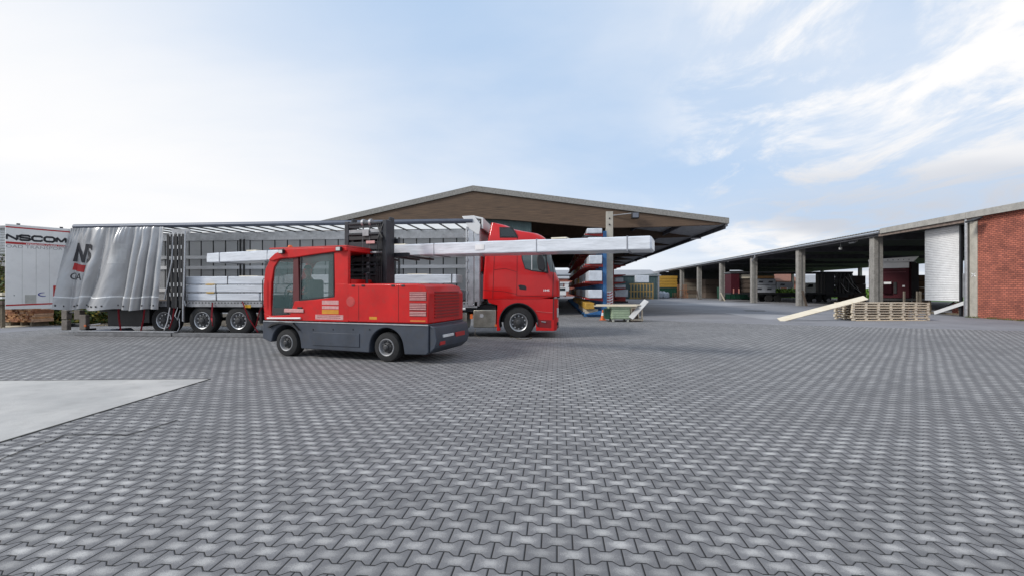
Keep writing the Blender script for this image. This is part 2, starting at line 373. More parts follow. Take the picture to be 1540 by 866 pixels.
def sheet(name, pts, z, m):
    b = MB(); b.face([(x, y, z) for x, y in pts]); o = b.build(name, m); tag(o, kind='structure')
    if o.data.polygons[0].normal.z < 0: o.data.flip_normals()
    return o
sheet('ground', [(-900, -60), (900, -60), (900, 1500), (-900, 1500)], 0.0, ASPH)
sheet('paved_yard', [(-21, -8), (24.0, -8), (24.3, 17.0), (21.5, 19.5), (13.5, 21.8), (6.6, 24.6), (1.2, 30), (-3.2, 60), (-24, 60), (-24, 18.6), (-21, 18.3)], .004, PAVER)
sheet('concrete_slab', [(-6.29, 7.89), (-6.1, 6.2), (-5.9, 4.4), (-5.75, 0), (-5.7, -6), (-20, -6), (-20, 5.9)], .008, SLABM)
0 and sheet('tar_strip', [at_g(0, 668), at_g(60, 644), at_g(100, 631), at_g(128, 640), at_g(80, 662), at_g(0, 691)], .010, TAR)
def gl(name, pix, z, m): return sheet(name, [at_g(a, b) for a, b in pix], z, m)
EDGE = mat('slab_edge_dirt', (.05, .05, .045), .95, 0, .3, 8)
for p, q in (((-6.29, 7.89), (-6.1, 6.2)), ((-6.1, 6.2), (-5.9, 4.4)), ((-5.9, 4.4), (-5.75, 0))):
    b = MB(); b.beam((p[0] + .012, p[1], .009), (q[0] + .012, q[1], .009), .035, .004); tag(b.build('slab_joint', EDGE), kind='structure')
b = MB(); b.beam((-6.29, 7.9, .009), (-20, 5.91, .009), .02, .004); tag(b.build('slab_joint', EDGE), kind='structure')
gl('pale_patch', [(962, 457), (1085, 454.2), (1175, 458), (1090, 459.5)], .006, PATCH)
gl('pale_patch', [(1085, 470), (1185, 473), (1215, 479), (1150, 480)], .006, PATCH)
gl('tar_strip', [(1118, 465.5), (1150, 466.2), (1152, 468.2), (1122, 467.8)], .009, TAR)
gl('tar_strip', [(862, 481), (876, 480), (884, 483), (868, 484.5)], .009, TAR)
sheet('soil_bed', [(-60, 19.4), (-27, 18.9), (-14.5, 19.6), (-12, 22), (-12, 30), (-60, 30)], .006, SOIL)

# crack lines beside the slab
b = MB()
pts = [at_g(a, c) for a, c in ((0, 692), (40, 676), (80, 663), (96, 655), (150, 654), (192, 655), (230, 644), (267, 632))]
for p, q in zip(pts[:-1], pts[1:]): b.beam((p[0], p[1], .012), (q[0], q[1], .012), .012, .003)
tag(b.build('pavement_crack', mat('crack', (.02, .02, .02), .9)), kind='structure')

# ------------------------------------------------------------------ foliage
def leafmat(name, cols):
    m = bpy.data.materials.new(name); m.use_nodes = True; N = m.node_tree.nodes; L = m.node_tree.links; B = N['Principled BSDF']
    g = N.new('ShaderNodeNewGeometry'); r = N.new('ShaderNodeValToRGB'); L.new(g.outputs['Random Per Island'], r.inputs[0]); r.color_ramp.interpolation = 'LINEAR'
    els = r.color_ramp.elements
    while len(els) < len(cols): els.new(.5)
    for i, c in enumerate(cols): els[i].position = i / (len(cols) - 1); els[i].color = (*c, 1)
    L.new(r.outputs[0], B.inputs['Base Color']); B.inputs['Roughness'].default_value = .6
    return m
LEAFA = leafmat('autumn_leaves', [(.03, .06, .012), (.05, .10, .02), (.04, .07, .02), (.12, .16, .03), (.05, .09, .02), (.34, .27, .04), (.22, .11, .03)])
LEAFG = leafmat('green_leaves', [(.03, .06, .012), (.07, .13, .02), (.05, .10, .02), (.12, .20, .03)])
def bush(name, label, cat, c, size, n, leaf, m, group=None, seed=0):
    rr = random.Random(seed); t = thing(name, label, cat, (c[0], c[1], 0), 0, group)
    b = MB()
    for i in range(n):
        th = rr.uniform(0, 6.283); ph = math.acos(rr.uniform(-.15, 1)); q = rr.random() ** .45
        p = Vector((math.cos(th) * math.sin(ph), math.sin(th) * math.sin(ph), math.cos(ph)))
        k = .72 + .5 * noise.noise(p * 2.3 + Vector((seed, 0, 0)))
        P = Vector((p.x * size[0] * q * k, p.y * size[1] * q * k, abs(p.z) * size[2] * q * k * 1.15 + .04))
        a = Vector((rr.gauss(0, 1), rr.gauss(0, 1), rr.gauss(0, .6))).normalized(); bb = a.cross(Vector((rr.gauss(0, 1), rr.gauss(0, 1), rr.gauss(0, 1)))).normalized()
        s_ = leaf * rr.uniform(.6, 1.4)
        b.face([P - a * s_, P + bb * s_ * .5, P + a * s_, P - bb * s_ * .5])
    b.build('foliage', m, t, local=True, recalc=False)
    s = MB()
    for i in range(5):
        a = rr.uniform(0, 6.28); s.tube([(0, 0, 0), (math.cos(a) * size[0] * .3, math.sin(a) * size[1] * .3, size[2] * .5), (math.cos(a) * size[0] * .6, math.sin(a) * size[1] * .6, size[2] * .8)], .015, 5)
    s.build('stem', MOSS, t, local=True)
    return t
bl = [('leafy bush under the swung door right of the reddish timber', 74, 19.9, .95, .8, 1.35, 3200), ('bush with yellow leaves seen through the trailer rear bumper blocks', 104, 20.3, 1.3, .9, 1.25, 3000), ('bush just right of the rear bumper bracket beyond the trailer', 133, 20.6, 1.1, .9, 1.15, 2400),
      ('low bush seen beneath the trailer behind its dark side box', 172, 21.5, 1.7, .9, .95, 2400), ('low bush seen under the trailer before the rear axles', 222, 22.0, 1.6, .9, .85, 2000), ('leafy bush at the left edge behind the timber shelf', 3, 21.6, 1.1, 1.2, 2.3, 3200), ('tall autumn bush at the far left below the corrugated wall', -14, 23.2, 1.6, 1.3, 4.4, 5200), ('bush behind the reddish timber stack under the white door', 34, 21.4, 1.5, .9, 1.5, 2400)]
for i, (lab, pxb, y, sx, sy, sz, n) in enumerate(bl):
    bush('leafy_bush', lab, 'bush', (at_y(pxb, 480, y)[0], y), (sx, sy, sz), n, .085, LEAFA, 'bushes behind the trailer', i + 3)

# ------------------------------------------------------------------ big hall with the gable
HY0, HY1 = 29.0, 87.0; RX, RZ = -5.3, 8.2; EX, EZ = 10.25, 5.92; LX, LZ = -21.0, 4.95
hall = thing('timber_hall', 'long open hall with a timber gable and mossy grey roof behind the truck', 'hall', (RX, HY0, 0))
T = .34
b = MB(); b.prism([(RX, RZ), (EX, EZ), (EX, EZ - T), (RX, RZ - T), (LX, LZ - T), (LX, LZ)], HY0, HY1); b.build('roof', FIBRE, hall)
b = MB()                                             # underside sheets + purlins
b.prism([(RX, RZ - T - .004), (EX - .1, EZ - T - .004), (EX - .1, EZ - T - .03), (RX, RZ - T - .03), (LX + .1, LZ - T - .03), (LX + .1, LZ - T - .004)], HY0 + .45, HY1)
b.build('roof_lining', mat('lining_grey', (.42, .42, .43), .85), hall)
rz_ = lambda x: (RZ - T + (EZ - RZ) * (x - RX) / (EX - RX)) if x > RX else (RZ - T + (LZ - RZ) * (x - RX) / (LX - RX))
for i in range(14):
    x = -19.5 + i * 2.28
    b = MB(); z = rz_(x) - .03; b.box((x - .07, HY0 + .45, z - .24), (x + .07, HY1 - .3, z)); b.build('purlin', ROOFD, hall)
# gable beam: curved lower edge
low_pts = [(1083, 338.2), (1004, 341.2), (924, 343), (909, 343.3), (860, 339.2), (820, 336), (798, 333.6), (755, 330.2), (715, 329), (675, 331), (640, 335.5), (600, 342), (540, 353), (480, 366)]
low_ = [at_y(a, c, 29.1) for a, c in low_pts]
xs = [EX - .35, 7, RX + 8, RX, RX - 5, -14, LX + .4]
top_ = [(x, rz_(x) - .02) for x in xs]
b = MB(); b.prism(top_[::-1] + low_, 29.1, 29.32); b.build('gable_beam', TIMBER, hall, bevel=.01)
# inner frames
for k in range(1, 9):
    y = HY0 + 6.6 * k
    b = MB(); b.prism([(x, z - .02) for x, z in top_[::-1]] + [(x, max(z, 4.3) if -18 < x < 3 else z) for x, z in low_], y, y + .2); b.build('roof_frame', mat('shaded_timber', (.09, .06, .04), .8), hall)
for k in range(9):
    y = HY0 + .15 + 6.6 * k
    b = MB(); b.box((2.98, y - (.0 if k else .07), 0), (3.42, y + .42, rz_(3.2) - (.65 if k else .18))); b.build('pillar', CONCL, hall, bevel=.015)
    if k % 2 == 0:
        b = MB(); b.box((-16.6, y, 0), (-16.2, y + .4, rz_(-16.4) - .5)); b.build('pillar', CONCL, hall)
# teal cladding bay behind the cab and left wall
x0, z0 = at_y(640, 352, 29.45); x1, _ = at_y(799, 352, 29.45)
b = MB()
n = 44
for i in range(n):
    a = x0 + (x1 - x0) * i / n; c = x0 + (x1 - x0) * (i + 1) / n; mm = (a + c) / 2
    zt = min(rz_(a), rz_(c)) - .6
    b.box((a, 29.45, 0), (mm, 29.52, zt)); b.box((mm, 29.475, 0), (c, 29.52, zt))
b.build('cladding_wall', TEAL, hall)
b = MB(); b.box((LX + 1.2, 29.6, 0), (LX + 1.3, HY1, rz_(LX + 1.3) - .02)); b.build('side_wall', TEAL, hall)
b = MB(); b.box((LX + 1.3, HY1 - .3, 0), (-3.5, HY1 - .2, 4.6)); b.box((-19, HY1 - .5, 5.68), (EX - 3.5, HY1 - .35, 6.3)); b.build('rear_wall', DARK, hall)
# bolt plate + floodlight on the pillar
b = MB()
for z in (6.0, 5.62): b = MB(); b.lathe([(0, .05), (.03, .05)], (3.2, 29.045, z), 10); b.build('bolt', BLACK, hall)
fl = thing('floodlight', 'black floodlight on a bracket arm beside the gable pillar', 'floodlight', (4.9, 28.6, 5.8))
b = MB(); x_, z_ = at_y(950, 324, 28.7); b.tube([(3.42, 29.05, z_ + .06), (x_, 28.75, z_ + .12)], .03, 8); b.build('bracket', ALUD, fl)
b = MB(); b.box((x_ - .02, 28.5, z_ - .22), (x_ + .42, 28.85, z_ + .16)); b.build('housing', BLACK, fl, bevel=.03)
b = MB(); b.box((x_ + .03, 28.47, z_ - .17), (x_ + .37, 28.5, z_ + .10)); b.build('lens', mat('dim_lens', (.15, .16, .19), .2), fl)
# gutter brackets and drain stubs under the right overhang
gut = MB(); gut.tube([(EX - .05, HY0 + .3, EZ - .40), (EX - .05, HY1, EZ - .40)], .09, 8); gut.build('gutter', ALUD, hall)
for k, (pxx, pyy) in enumerate([(1053, 352), (972, 371), (957, 386)]):
    yy, zz2 = at_x(pxx, pyy, EX - .1)
    b = MB(); b.tube([(EX - .05, yy, EZ - .42), (EX - .05, yy, EZ - .62), (EX - .75, yy, EZ - .66)], .06, 8); b.build('drain_stub', ALU, hall)

# ------------------------------------------------------------------ right hand shed
SX, SE, BX, RIDX = 24.5, 6.12, 52.0, 38.0
shed = thing('open_shed', 'long open storage shed on concrete posts with a red brick end', 'shed', (SX, 27, 0))
def srz(x): return SE + (x - SX) * .085 if x < RIDX else SE + (RIDX - SX) * .085 - (x - RIDX) * .13
Y0s, Y1s = 8.0, 118.0
def corr(name, x0, x1, y0, y1, pitch, amp, m, parent, off=0.0, th=.03):
    b = MB(); n = int((y1 - y0) / (pitch / 2)); 
    up = [[Vector((x, y0 + (y1 - y0) * i / n, srz(x) + off + (amp if i % 2 else 0))) for i in range(n + 1)] for x in (x0, x1)]
    for i in range(n): b.face([up[0][i], up[1][i], up[1][i + 1], up[0][i + 1]])
    return b.build(name, m, parent, solid=th, recalc=False)
corr('roof_sheet', SX - .15, RIDX, 37.6, Y1s, .36, .07, FIBRE, shed)
corr('roof_sheet', RIDX, BX + .3, 37.6, Y1s, .36, .07, FIBRE, shed)
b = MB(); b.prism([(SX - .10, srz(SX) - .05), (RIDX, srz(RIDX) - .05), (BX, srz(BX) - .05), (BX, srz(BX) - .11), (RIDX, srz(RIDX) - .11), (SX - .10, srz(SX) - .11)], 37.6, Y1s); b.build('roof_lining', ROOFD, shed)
SPIL = mat('shed_pillar_concrete', (.31, .295, .27), .85, 0, .15, 3, bump=.3, bs=30, grime=.4)
b = MB(); b.prism([(SX - .22, srz(SX) + .04), (RIDX, srz(RIDX) + .04), (BX, srz(BX) + .04), (BX, srz(BX) - .18), (RIDX, srz(RIDX) - .18), (SX - .22, srz(SX) - .18)], Y0s, 37.6); b.build('brick_bay_roof', FIBRE, shed)
# concrete fascia on the brick part (segments)
for i in range(8):
    y = Y0s + 3.7 * i
    b = MB(); b.box((SX - .32, y + .01, SE - .28), (SX - .225, y + 3.69, SE + .10)); b.build('fascia_panel', CONC, shed, bevel=.01)
b = MB(); b.box((SX - .20, 29.9, SE - .46), (SX + .05, 37.9, SE - .285)); b.build('lintel', mat('old_lintel', (.26, .20, .17), .85, 0, .25, 4), shed)
b = MB(); b.tube([(SX - .24, 37.7, SE - .16), (SX - .24, Y1s, SE - .16)], .10, 10); b.build('gutter', ALU, shed)
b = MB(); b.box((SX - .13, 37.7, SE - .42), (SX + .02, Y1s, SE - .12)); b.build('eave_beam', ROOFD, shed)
for k in range(7):
    y = 39.0 + 11.4 * k
    if k < 6:
        b = MB(); b.box((SX, y - .28, 0), (SX + .34, y + .28, SE - .13)); b.build('pillar', SPIL, shed, bevel=.02)
        b = MB(); b.box((SX + .345, y - .2, 0), (SX + .72, y + .2, SE - .2)); b.build('pillar_brace', SPIL, shed, bevel=.02)
    b = MB(); b.box((BX - .9, y - .25, 0), (BX - .5, y + .25, srz(BX - .7) - .1)); b.build('rear_pillar', CONC, shed)
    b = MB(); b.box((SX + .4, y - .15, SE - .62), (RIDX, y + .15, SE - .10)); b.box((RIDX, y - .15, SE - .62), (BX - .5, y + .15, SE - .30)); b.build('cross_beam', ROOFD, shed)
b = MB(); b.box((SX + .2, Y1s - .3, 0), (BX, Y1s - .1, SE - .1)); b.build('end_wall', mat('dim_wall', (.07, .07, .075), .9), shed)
# brick wall
def brick_mat():
    m = bpy.data.materials.new('red_brick'); m.use_nodes = True; N = m.node_tree.nodes; L = m.node_tree.links; B = N['Principled BSDF']
    g = N.new('ShaderNodeNewGeometry'); s = N.new('ShaderNodeSeparateXYZ'); L.new(g.outputs['Position'], s.inputs[0]); c = N.new('ShaderNodeCombineXYZ')
    ad = N.new('ShaderNodeMath'); ad.operation = 'ADD'; L.new(s.outputs[0], ad.inputs[0]); L.new(s.outputs[1], ad.inputs[1])
    L.new(ad.outputs[0], c.inputs[0]); L.new(s.outputs[2], c.inputs[1])
    br = N.new('ShaderNodeTexBrick'); L.new(c.outputs[0], br.inputs[0]); br.inputs['Scale'].default_value = 1.0
    br.inputs['Brick Width'].default_value = .25; br.inputs['Row Height'].default_value = .105; br.inputs['Mortar Size'].default_value = .013; br.inputs['Mortar Smooth'].default_value = .2; br.inputs['Bias'].default_value = .0
    br.inputs['Color1'].default_value = (.52, .165, .105, 1); br.inputs['Color2'].default_value = (.33, .105, .072, 1); br.inputs['Mortar'].default_value = (.12, .040, .034, 1)
    nz = N.new('ShaderNodeTexNoise'); L.new(g.outputs['Position'], nz.inputs['Vector']); nz.inputs['Scale'].default_value = 1.2; nz.inputs['Detail'].default_value = 7
    mr = N.new('ShaderNodeMapRange'); L.new(nz.outputs[0], mr.inputs[0]); mr.inputs[1].default_value = .3; mr.inputs[2].default_value = .7; mr.inputs[3].default_value = .75; mr.inputs[4].default_value = 1.15
    mu = N.new('ShaderNodeMixRGB'); mu.blend_type = 'MULTIPLY'; mu.inputs[0].default_value = 1; L.new(br.outputs[0], mu.inputs[1])
    c3_ = N.new('ShaderNodeCombineXYZ'); [L.new(mr.outputs[0], c3_.inputs[i]) for i in range(3)]; L.new(c3_.outputs[0], mu.inputs[2]); L.new(mu.outputs[0], B.inputs['Base Color'])
    B.inputs['Roughness'].default_value = .85; bp = N.new('ShaderNodeBump'); bp.inputs['Strength'].default_value = .6; bp.inputs['Distance'].default_value = .02; bp.invert = True
    L.new(br.outputs['Fac'], bp.inputs['Height']); L.new(bp.outputs[0], B.inputs['Normal'])
    return m
BRICK = brick_mat()
b = MB(); b.box((SX, Y0s, 0), (SX + .3, 29.75, SE - .19)); b.build('brick_wall', BRICK, shed)
b = MB(); b.box((SX + .3, 29.9, 0), (BX, 30.1, SE - .25)); b.build('cross_wall', BRICK, shed)
b = MB(); b.box((SX - .05, 29.752, 0), (SX + .35, 30.25, SE - .19)); b.build('corner_column', CONCL, shed, bevel=.02)
b = MB(); b.box((SX + .02, 30.42, 0), (SX + .35, 30.62, SE - .47)); b.build('corner_column', CONCL, shed, bevel=.02)
b = MB(); b.tube([(SX - .16, 30.32, .05), (SX - .16, 30.32, SE - .3)], .085, 12); b.build('downpipe', ALU, shed)
b = MB(); b.tube([(SX - .10, 30.52, .05), (SX - .10, 30.52, 1.9), (SX - .02, 30.52, 2.3)], .04, 8); b.tube([(SX - .06, 30.62, 1.2), (SX - .06, 30.62, 2.6)], .05, 8); b.build('service_pipe', ALUD, shed)
b = MB(); 
for s_ in (-1, 1): b.beam((SX - .06, 29.82, 2.5 - .1 * s_), (SX - .06, 30.1, 2.5 + .1 * s_), .02, .045)
b.build('white_cross_mark', WLET, shed)
# sliding door of horizontal white planks
dy0, _ = at_x(1443, 400, SX + .42); dy1, _ = at_x(1391, 400, SX + .42)
b = MB(); n = 42; z0, z1 = .93, SE - .48
for i in range(n):
    za = z0 + (z1 - z0) * i / n; zb = z0 + (z1 - z0) * (i + 1) / n
    b.face([(SX + .42, dy0, za), (SX + .42, dy1, za), (SX + .432, dy1, zb - .02), (SX + .432, dy0, zb - .02)][::-1]); b.face([(SX + .432, dy0, zb - .02), (SX + .432, dy1, zb - .02), (SX + .42, dy1, zb), (SX + .42, dy0, zb)][::-1])
b.build('sliding_door', mat('door_white', (.78, .78, .78), .6, 0, .05, 2, grime=.12), shed, solid=.02, recalc=False)
b = MB(); b.box((SX + .38, dy0 - .16, 0), (SX + .5, dy0 - .02, SE - .48)); b.build('door_post', DARK, shed)
# floodlights
fl2 = thing('floodlight', 'angled floodlight under the eave at the corner of the brick wall', 'floodlight', (SX - .5, 29.3, 5.5))
b = MB(); b.cbox((SX - .62, 29.25, SE - .48), (.5, .62, .10), Matrix.Rotation(R(-24), 3, 'Y')); b.build('housing', BLACK, fl2, bevel=.02)
b = MB(); b.cbox((SX - .645, 29.25, SE - .535), (.4, .5, .02), Matrix.Rotation(R(-24), 3, 'Y')); b.build('lens', LAMPG, fl2)
b = MB(); b.tube([(SX - .35, 29.5, SE - .42), (SX - .02, 29.7, SE - .42)], .03, 6); b.build('bracket', DARK, fl2)
yy, zq = at_x(1283, 364, SX + 1.5)
fl3 = thing('floodlight', 'pale floodlight hanging under the dark shed roof above the black trailer', 'floodlight', (SX + 1.5, yy, zq))
b = MB(); b.cbox((SX + 1.5, yy, zq), (.35, .75, .16), Matrix.Rotation(R(-30), 3, 'Y')); b.build('housing', LAMPG, fl3, bevel=.03)
b = MB(); b.tube([(SX + 1.5, yy, zq + .05), (SX + 1.5, yy, SE)], .03, 6); b.build('bracket', DARK, fl3)
for (a, c, lab) in ((1095, 393.5, 'small round lamp under the shed eave beside the fourth visible post'), (1264, 374, 'small round lamp under the shed roof left of the pale floodlight'), (1005, 407.5, 'tiny lamp under the far end of the shed eave above the yellow timber')):
    yy, zq = at_x(a, c, SX + .5)
    b = MB(); b.lathe([(-.12, .05), (-.08, .13), (.08, .13), (.12, .06)], (SX + .5, yy, zq), 14, 'z'); b.tube([(SX + .5, yy, zq + .1), (SX + .5, yy, SE - .1)], .02, 5)
    tag(b.build('round_lamp', LAMPG), lab, 'lamp')
b = MB(); b.tube([(SX - .24, 60, SE - .18), (SX - .24, 60.0, SE - .5), (SX - .02, 61.2, SE - .75), (SX - .02, 61.4, SE - .9)], .09, 8); b.build('downpipe_elbow', ALU, shed)

# teal shed at the far end + its roof
tb = thing('teal_shed', 'low teal clad shed with grey roof closing the far yard', 'shed', (14, 92, 0))
xa, _ = at_y(916, 430, 88); xb, _ = at_y(989, 430, 88)
b = MB(); n = 30
for i in range(n):
    a = xa + (xb - xa) * i / n; c = xa + (xb - xa) * (i + 1) / n; mm = (a + c) / 2; zt = 4.1 + .5 * (mm - xa) / (xb - xa)
    b.box((a, 88, 0), (mm, 88.2, zt)); b.box((mm, 88.07, 0), (c, 88.2, zt))
b.build('cladding_wall', TEAL, tb)
b = MB(); b.box((xb + .004, 87.9, 0), (xb + .30, 98, 5.1)); b.build('corner_post', ALUD, tb)
xc, _ = at_y(868, 430, 96)
b = MB(); b.prism([(87.8, 4.35), (98, 5.75), (98, 5.6), (87.8, 4.2)], -2, xb + .6, 'x'); b.build('roof', mat('grey_roof', (.30, .31, .33), .8, 0, .1, 1), tb)
# brick building beyond the hall lane
fb = thing('brick_warehouse', 'distant red brick warehouse with grey roof beyond the hall lane', 'warehouse', (4, 128, 0))
x0, zt = at_y(800, 416, 125); x1, _ = at_y(905, 416, 125); ze = at_y(850, 418.5, 125)[1]; zr = at_y(850, 410.5, 131)[1]; zd = at_y(850, 426, 125)[1]
b = MB(); b.box((x0 - 8, 125, 0), (x1 - 1, 125.3, ze)); b.build('brick_wall', BRICK, fb)
b = MB(); b.prism([(124.7, ze), (131, zr), (131, zr - .2), (124.7, ze - .15)], x0 - 8.5, x1 + 8.5, 'x'); b.build('roof', mat('grey_roof', (.30, .31, .33)), fb)
for i, (a, c) in enumerate(((841, 847), (849, 856))):
    xq, _ = at_y(a, 430, 124.9); xr, _ = at_y(c, 430, 124.9)
    b = MB(); b.box((xq, 124.85, .05 + 1.3 * i), (xr, 124.93, zd)); b.build('loading_door', SKYWH if i else GREYC, fb)
b = MB(); xq, _ = at_y(838, 430, 124.8); xr, _ = at_y(857, 430, 124.8); b.box((xq, 124.7, zd), (xr, 124.84, zd + .35)); b.build('canopy', SKYWH, fb)
# small white van far in the lane
vx, _ = at_y(845, 440, 110); vn = thing('white_van', 'tiny white van parked far down the lane in front of the brick warehouse', 'van', (vx, 110, 0))
b = MB(); b.prism([(vx - 1.0, .4), (vx + 1.0, .4), (vx + 1.0, 1.5), (vx + .8, 2.3), (vx - .8, 2.3), (vx - 1.0, 1.5)], 110, 114); b.build('body', WHITE, vn, bevel=.08)
b = MB(); b.box((vx - .78, 109.96, 1.45), (vx + .78, 109.995, 2.1)); b.build('windscreen', GLASS, vn)
for s_ in (-.8, .8): b = MB(); b.lathe([(-.1, .3), (.1, .3)], (vx + s_, 110.6, .31), 14, 'x'); b.build('wheel', RUBBER, vn)

# things seen behind / beside the left edge
lb = thing('corrugated_shed', 'white corrugated shed wall with grey base at the left edge', 'shed', (-30, 27, 0))
b = MB(); 
for i in range(10):
    z = 3.55 + .16 * i; b.face([(-46, 24, z), (-30.6, 24, z), (-30.6, 24.05, z + .10), (-46, 24.05, z + .10)]); b.face([(-46, 24.05, z + .10), (-30.6, 24.05, z + .10), (-30.6, 24, z + .16), (-46, 24, z + .16)])
b.build('corrugated_wall', WHITE, lb, solid=.02, recalc=False)
b = MB(); b.box((-46, 24.1, 3.0), (-30.6, 24.3, 3.54)); b.box((-46, 23.9, 5.16), (-30.6, 24.3, 5.32)); b.build('trim', ALUD, lb)
b = MB(); b.box((-46, 24.4, 0), (-30.6, 24.6, 3.0)); b.build('lower_wall', MOSS, lb)

# background behind the shed
hg = MB()
tagd = [(at_y(1135, 434, 86), at_y(1300, 448, 86))]
lawn = sheet('lawn', [(BX + 1, 60), (120, 60), (120, 200), (BX + 1, 200)], .006, GRASS)
b = MB(); nseed = 5
rr = random.Random(4); 
hd = thing('clipped_hedge', 'bright green clipped hedge seen through the open shed beyond the trailer', 'hedge', (58, 96, 0))
for i in range(3800):
    x = rr.uniform(42, 66); z = rr.uniform(.05, 1.85) ; y = 104 + rr.uniform(-.5, .5)
    P = Vector((x, y, z)); a = Vector((rr.gauss(0, 1), rr.gauss(0, .4), rr.gauss(0, 1))).normalized(); c = Vector((rr.gauss(0, 1), rr.gauss(0, .6), rr.gauss(0, 1))).normalized(); s_ = rr.uniform(.15, .3)
    b.face([P - a * s_, P + c * s_, P + a * s_, P - c * s_])
b.build('foliage', leafmat('hedge_leaves', [(.14, .28, .04), (.22, .38, .06), (.10, .20, .03), (.28, .42, .08)]), hd, recalc=False)
b = MB()
for i in range(16): b.tube([(42.5 + 1.5 * i, 104, 0), (42.5 + 1.5 * i, 104, 1.2)], .05, 5)
b.build('stem', MOSS, hd)
def house(name, label, p0, p1, y, wallm, roofm, ptop, extra=None):
    x0, z0 = at_y(p0, ptop, y); x1, _ = at_y(p1, ptop, y)
    t = thing(name, label, 'house', ((x0 + x1) / 2, y, 0))
    b = MB(); b.box((x0, y, 0), (x1, y + 8, z0 - 1.0)); b.build('wall', wallm, t)
    b = MB(); b.prism([(y - .5, z0 - 1.05), (y + 4, z0 + 1.0), (y + 8.5, z0 - 1.05), (y + 8.5, z0 - 1.25), (y + 4, z0 + .8), (y - .5, z0 - 1.25)], x0 - .4, x1 + .4, 'x'); b.build('roof', roofm, t)
    k = 0; x = x0 + 1
    while x + 1.2 < x1:
        b = MB(); b.box((x, y - .06, 1.2), (x + 1.1, y - .003, 2.4)); f = b.build('window', WLET, t)
        b = MB(); b.box((x + .1, y - .08, 1.3), (x + 1.0, y - .065, 2.3)); b.build('pane', GLASS, f); x += 2.6
    return t
house('brick_house', 'orange brick house seen through the shed left of the broad double post', 1160, 1198, 118, BRICK, mat('brown_roof', (.22, .10, .07), .85), 416)
house('white_house', 'pale house with grey roof seen through the shed right of the broad post', 1206, 1236, 128, SKYWH, mat('grey_roof', (.3, .3, .3)), 419)
house('brick_house', 'small red brick house at the far side seen above the cream timber', 1070, 1112, 130, BRICK, mat('brown_roof', (.22, .10, .07), .85), 418)

# weeds and litter
def tuft(name, m, spots, n, h, seed, spread):
    rr = random.Random(seed); b = MB()
    for (x, y) in spots:
        for i in range(n):
            px, py = x + rr.gauss(0, spread), y + rr.gauss(0, spread * .5); a = rr.uniform(0, 6.28); hh = h * rr.uniform(.4, 1.1); dx, dy = math.cos(a) * .35 * hh, math.sin(a) * .35 * hh
            b.face([(px - .012 * math.sin(a), py + .012 * math.cos(a), .006), (px + .012 * math.sin(a), py - .012 * math.cos(a), .006), (px + dx, py + dy, hh)])
    o = b.build(name, m, None, recalc=False); return tag(o, kind='stuff')
rr = random.Random(21)
tag(tuft('weeds', leafmat('weed_leaves', [(.05, .09, .02), (.12, .14, .04), (.22, .17, .07)]), [(SX - rr.uniform(.03, .2), rr.uniform(24, 30.2)) for i in range(60)], 14, .13, 3, .10), 'sparse weeds growing along the foot of the red brick wall', 'weeds')
b = MB()
for i in range(700):
    x = rr.uniform(-27, -13); y = 19.0 + abs(rr.gauss(0, .9)); a = rr.uniform(0, 6.28); s_ = rr.uniform(.03, .07); z = .012 + rr.random() * .02
    b.face([(x + s_ * math.cos(a), y + s_ * math.sin(a), z), (x - s_ * math.sin(a), y + s_ * math.cos(a), z + .015), (x - s_ * math.cos(a), y - s_ * math.sin(a), z), (x + s_ * math.sin(a), y - s_ * math.cos(a), z + .01)])
o = b.build('fallen_leaves', leafmat('litter_leaves', [(.30, .20, .05), (.16, .08, .03), (.45, .40, .30), (.10, .10, .04)]), None, recalc=False); tag(o, 'fallen leaves and litter on the ground behind the trailer', 'leaves', None, 'stuff')
# ------------------------------------------------------------------ wheels
HUBD = mat('dark_hub', (.06, .06, .063), .55, .2, .15, 8)
def wheel(name, parent, c, r=.52, wd=.34, rimr=.30, m_rim=None, face=-1, dual=False, hole=10):
    """wheel (tyre mesh) with origin at its centre; outer face towards -y when face=-1"""
    h = wd / 2; f = face
    b = MB(); b.lathe([(-h * f * .92, rimr), (-h * f, rimr + .04), (-h * f, r - .09), (-h * f * .86, r - .02), (-h * f * .6, r), (h * f * .6, r), (h * f * .86, r - .02), (h * f, r - .09), (h * f, rimr + .02), (h * f * .05, rimr)], n=44)
    for k in range(3): pass
    o = b.build(name, RUBBER, parent, local=True, loc=c, smooth=28)
    mr = m_rim or ALU
    b = MB(); yo = h * f * 0.95 if f < 0 else -h * .95
    yo = -h * .95
    b.lathe([(yo, rimr + .012), (yo - .012, rimr), (yo, rimr - .02), (yo + .07, rimr - .05)], n=40, cap=False)
    b.bm.faces.ensure_lookup_table(); b.bm.faces.remove(b.bm.faces[len(b.bm.faces) - 1])
    n0 = len(b.bm.faces)
    b.lathe([(yo + .07, rimr - .05), (yo + .075, rimr * .62), (yo + .03, rimr * .58), (yo + .02, rimr * .34), (yo - .03, rimr * .32), (yo - .04, rimr * .2), (yo - .04, .001)], n=40, cap=False)
    n1 = len(b.bm.faces)
    for k in range(hole):
        a = 2 * math.pi * (k + .5) / hole; b.lathe([(yo + .058, rimr * .085), (yo + .079, rimr * .10)], (math.cos(a) * rimr * .72, 0, math.sin(a) * rimr * .72), 10)
    n2 = len(b.bm.faces)
    b.lathe([(yo - .052, rimr * .19), (yo - .045, rimr * .2), (yo - .035, rimr * .3)], n=24)
    for k in range(hole):
        a = 2 * math.pi * k / hole; b.lathe([(yo - .002, .013), (yo + .03, .016)], (math.cos(a) * rimr * .46, 0, math.sin(a) * rimr * .46), 6)
    b.mark(1, n0)
    for f_ in b.bm.faces[n1:n2]: f_.material_index = 0
    b.build('rim', [mr, HUBD], o, local=True, smooth=25)
    return o
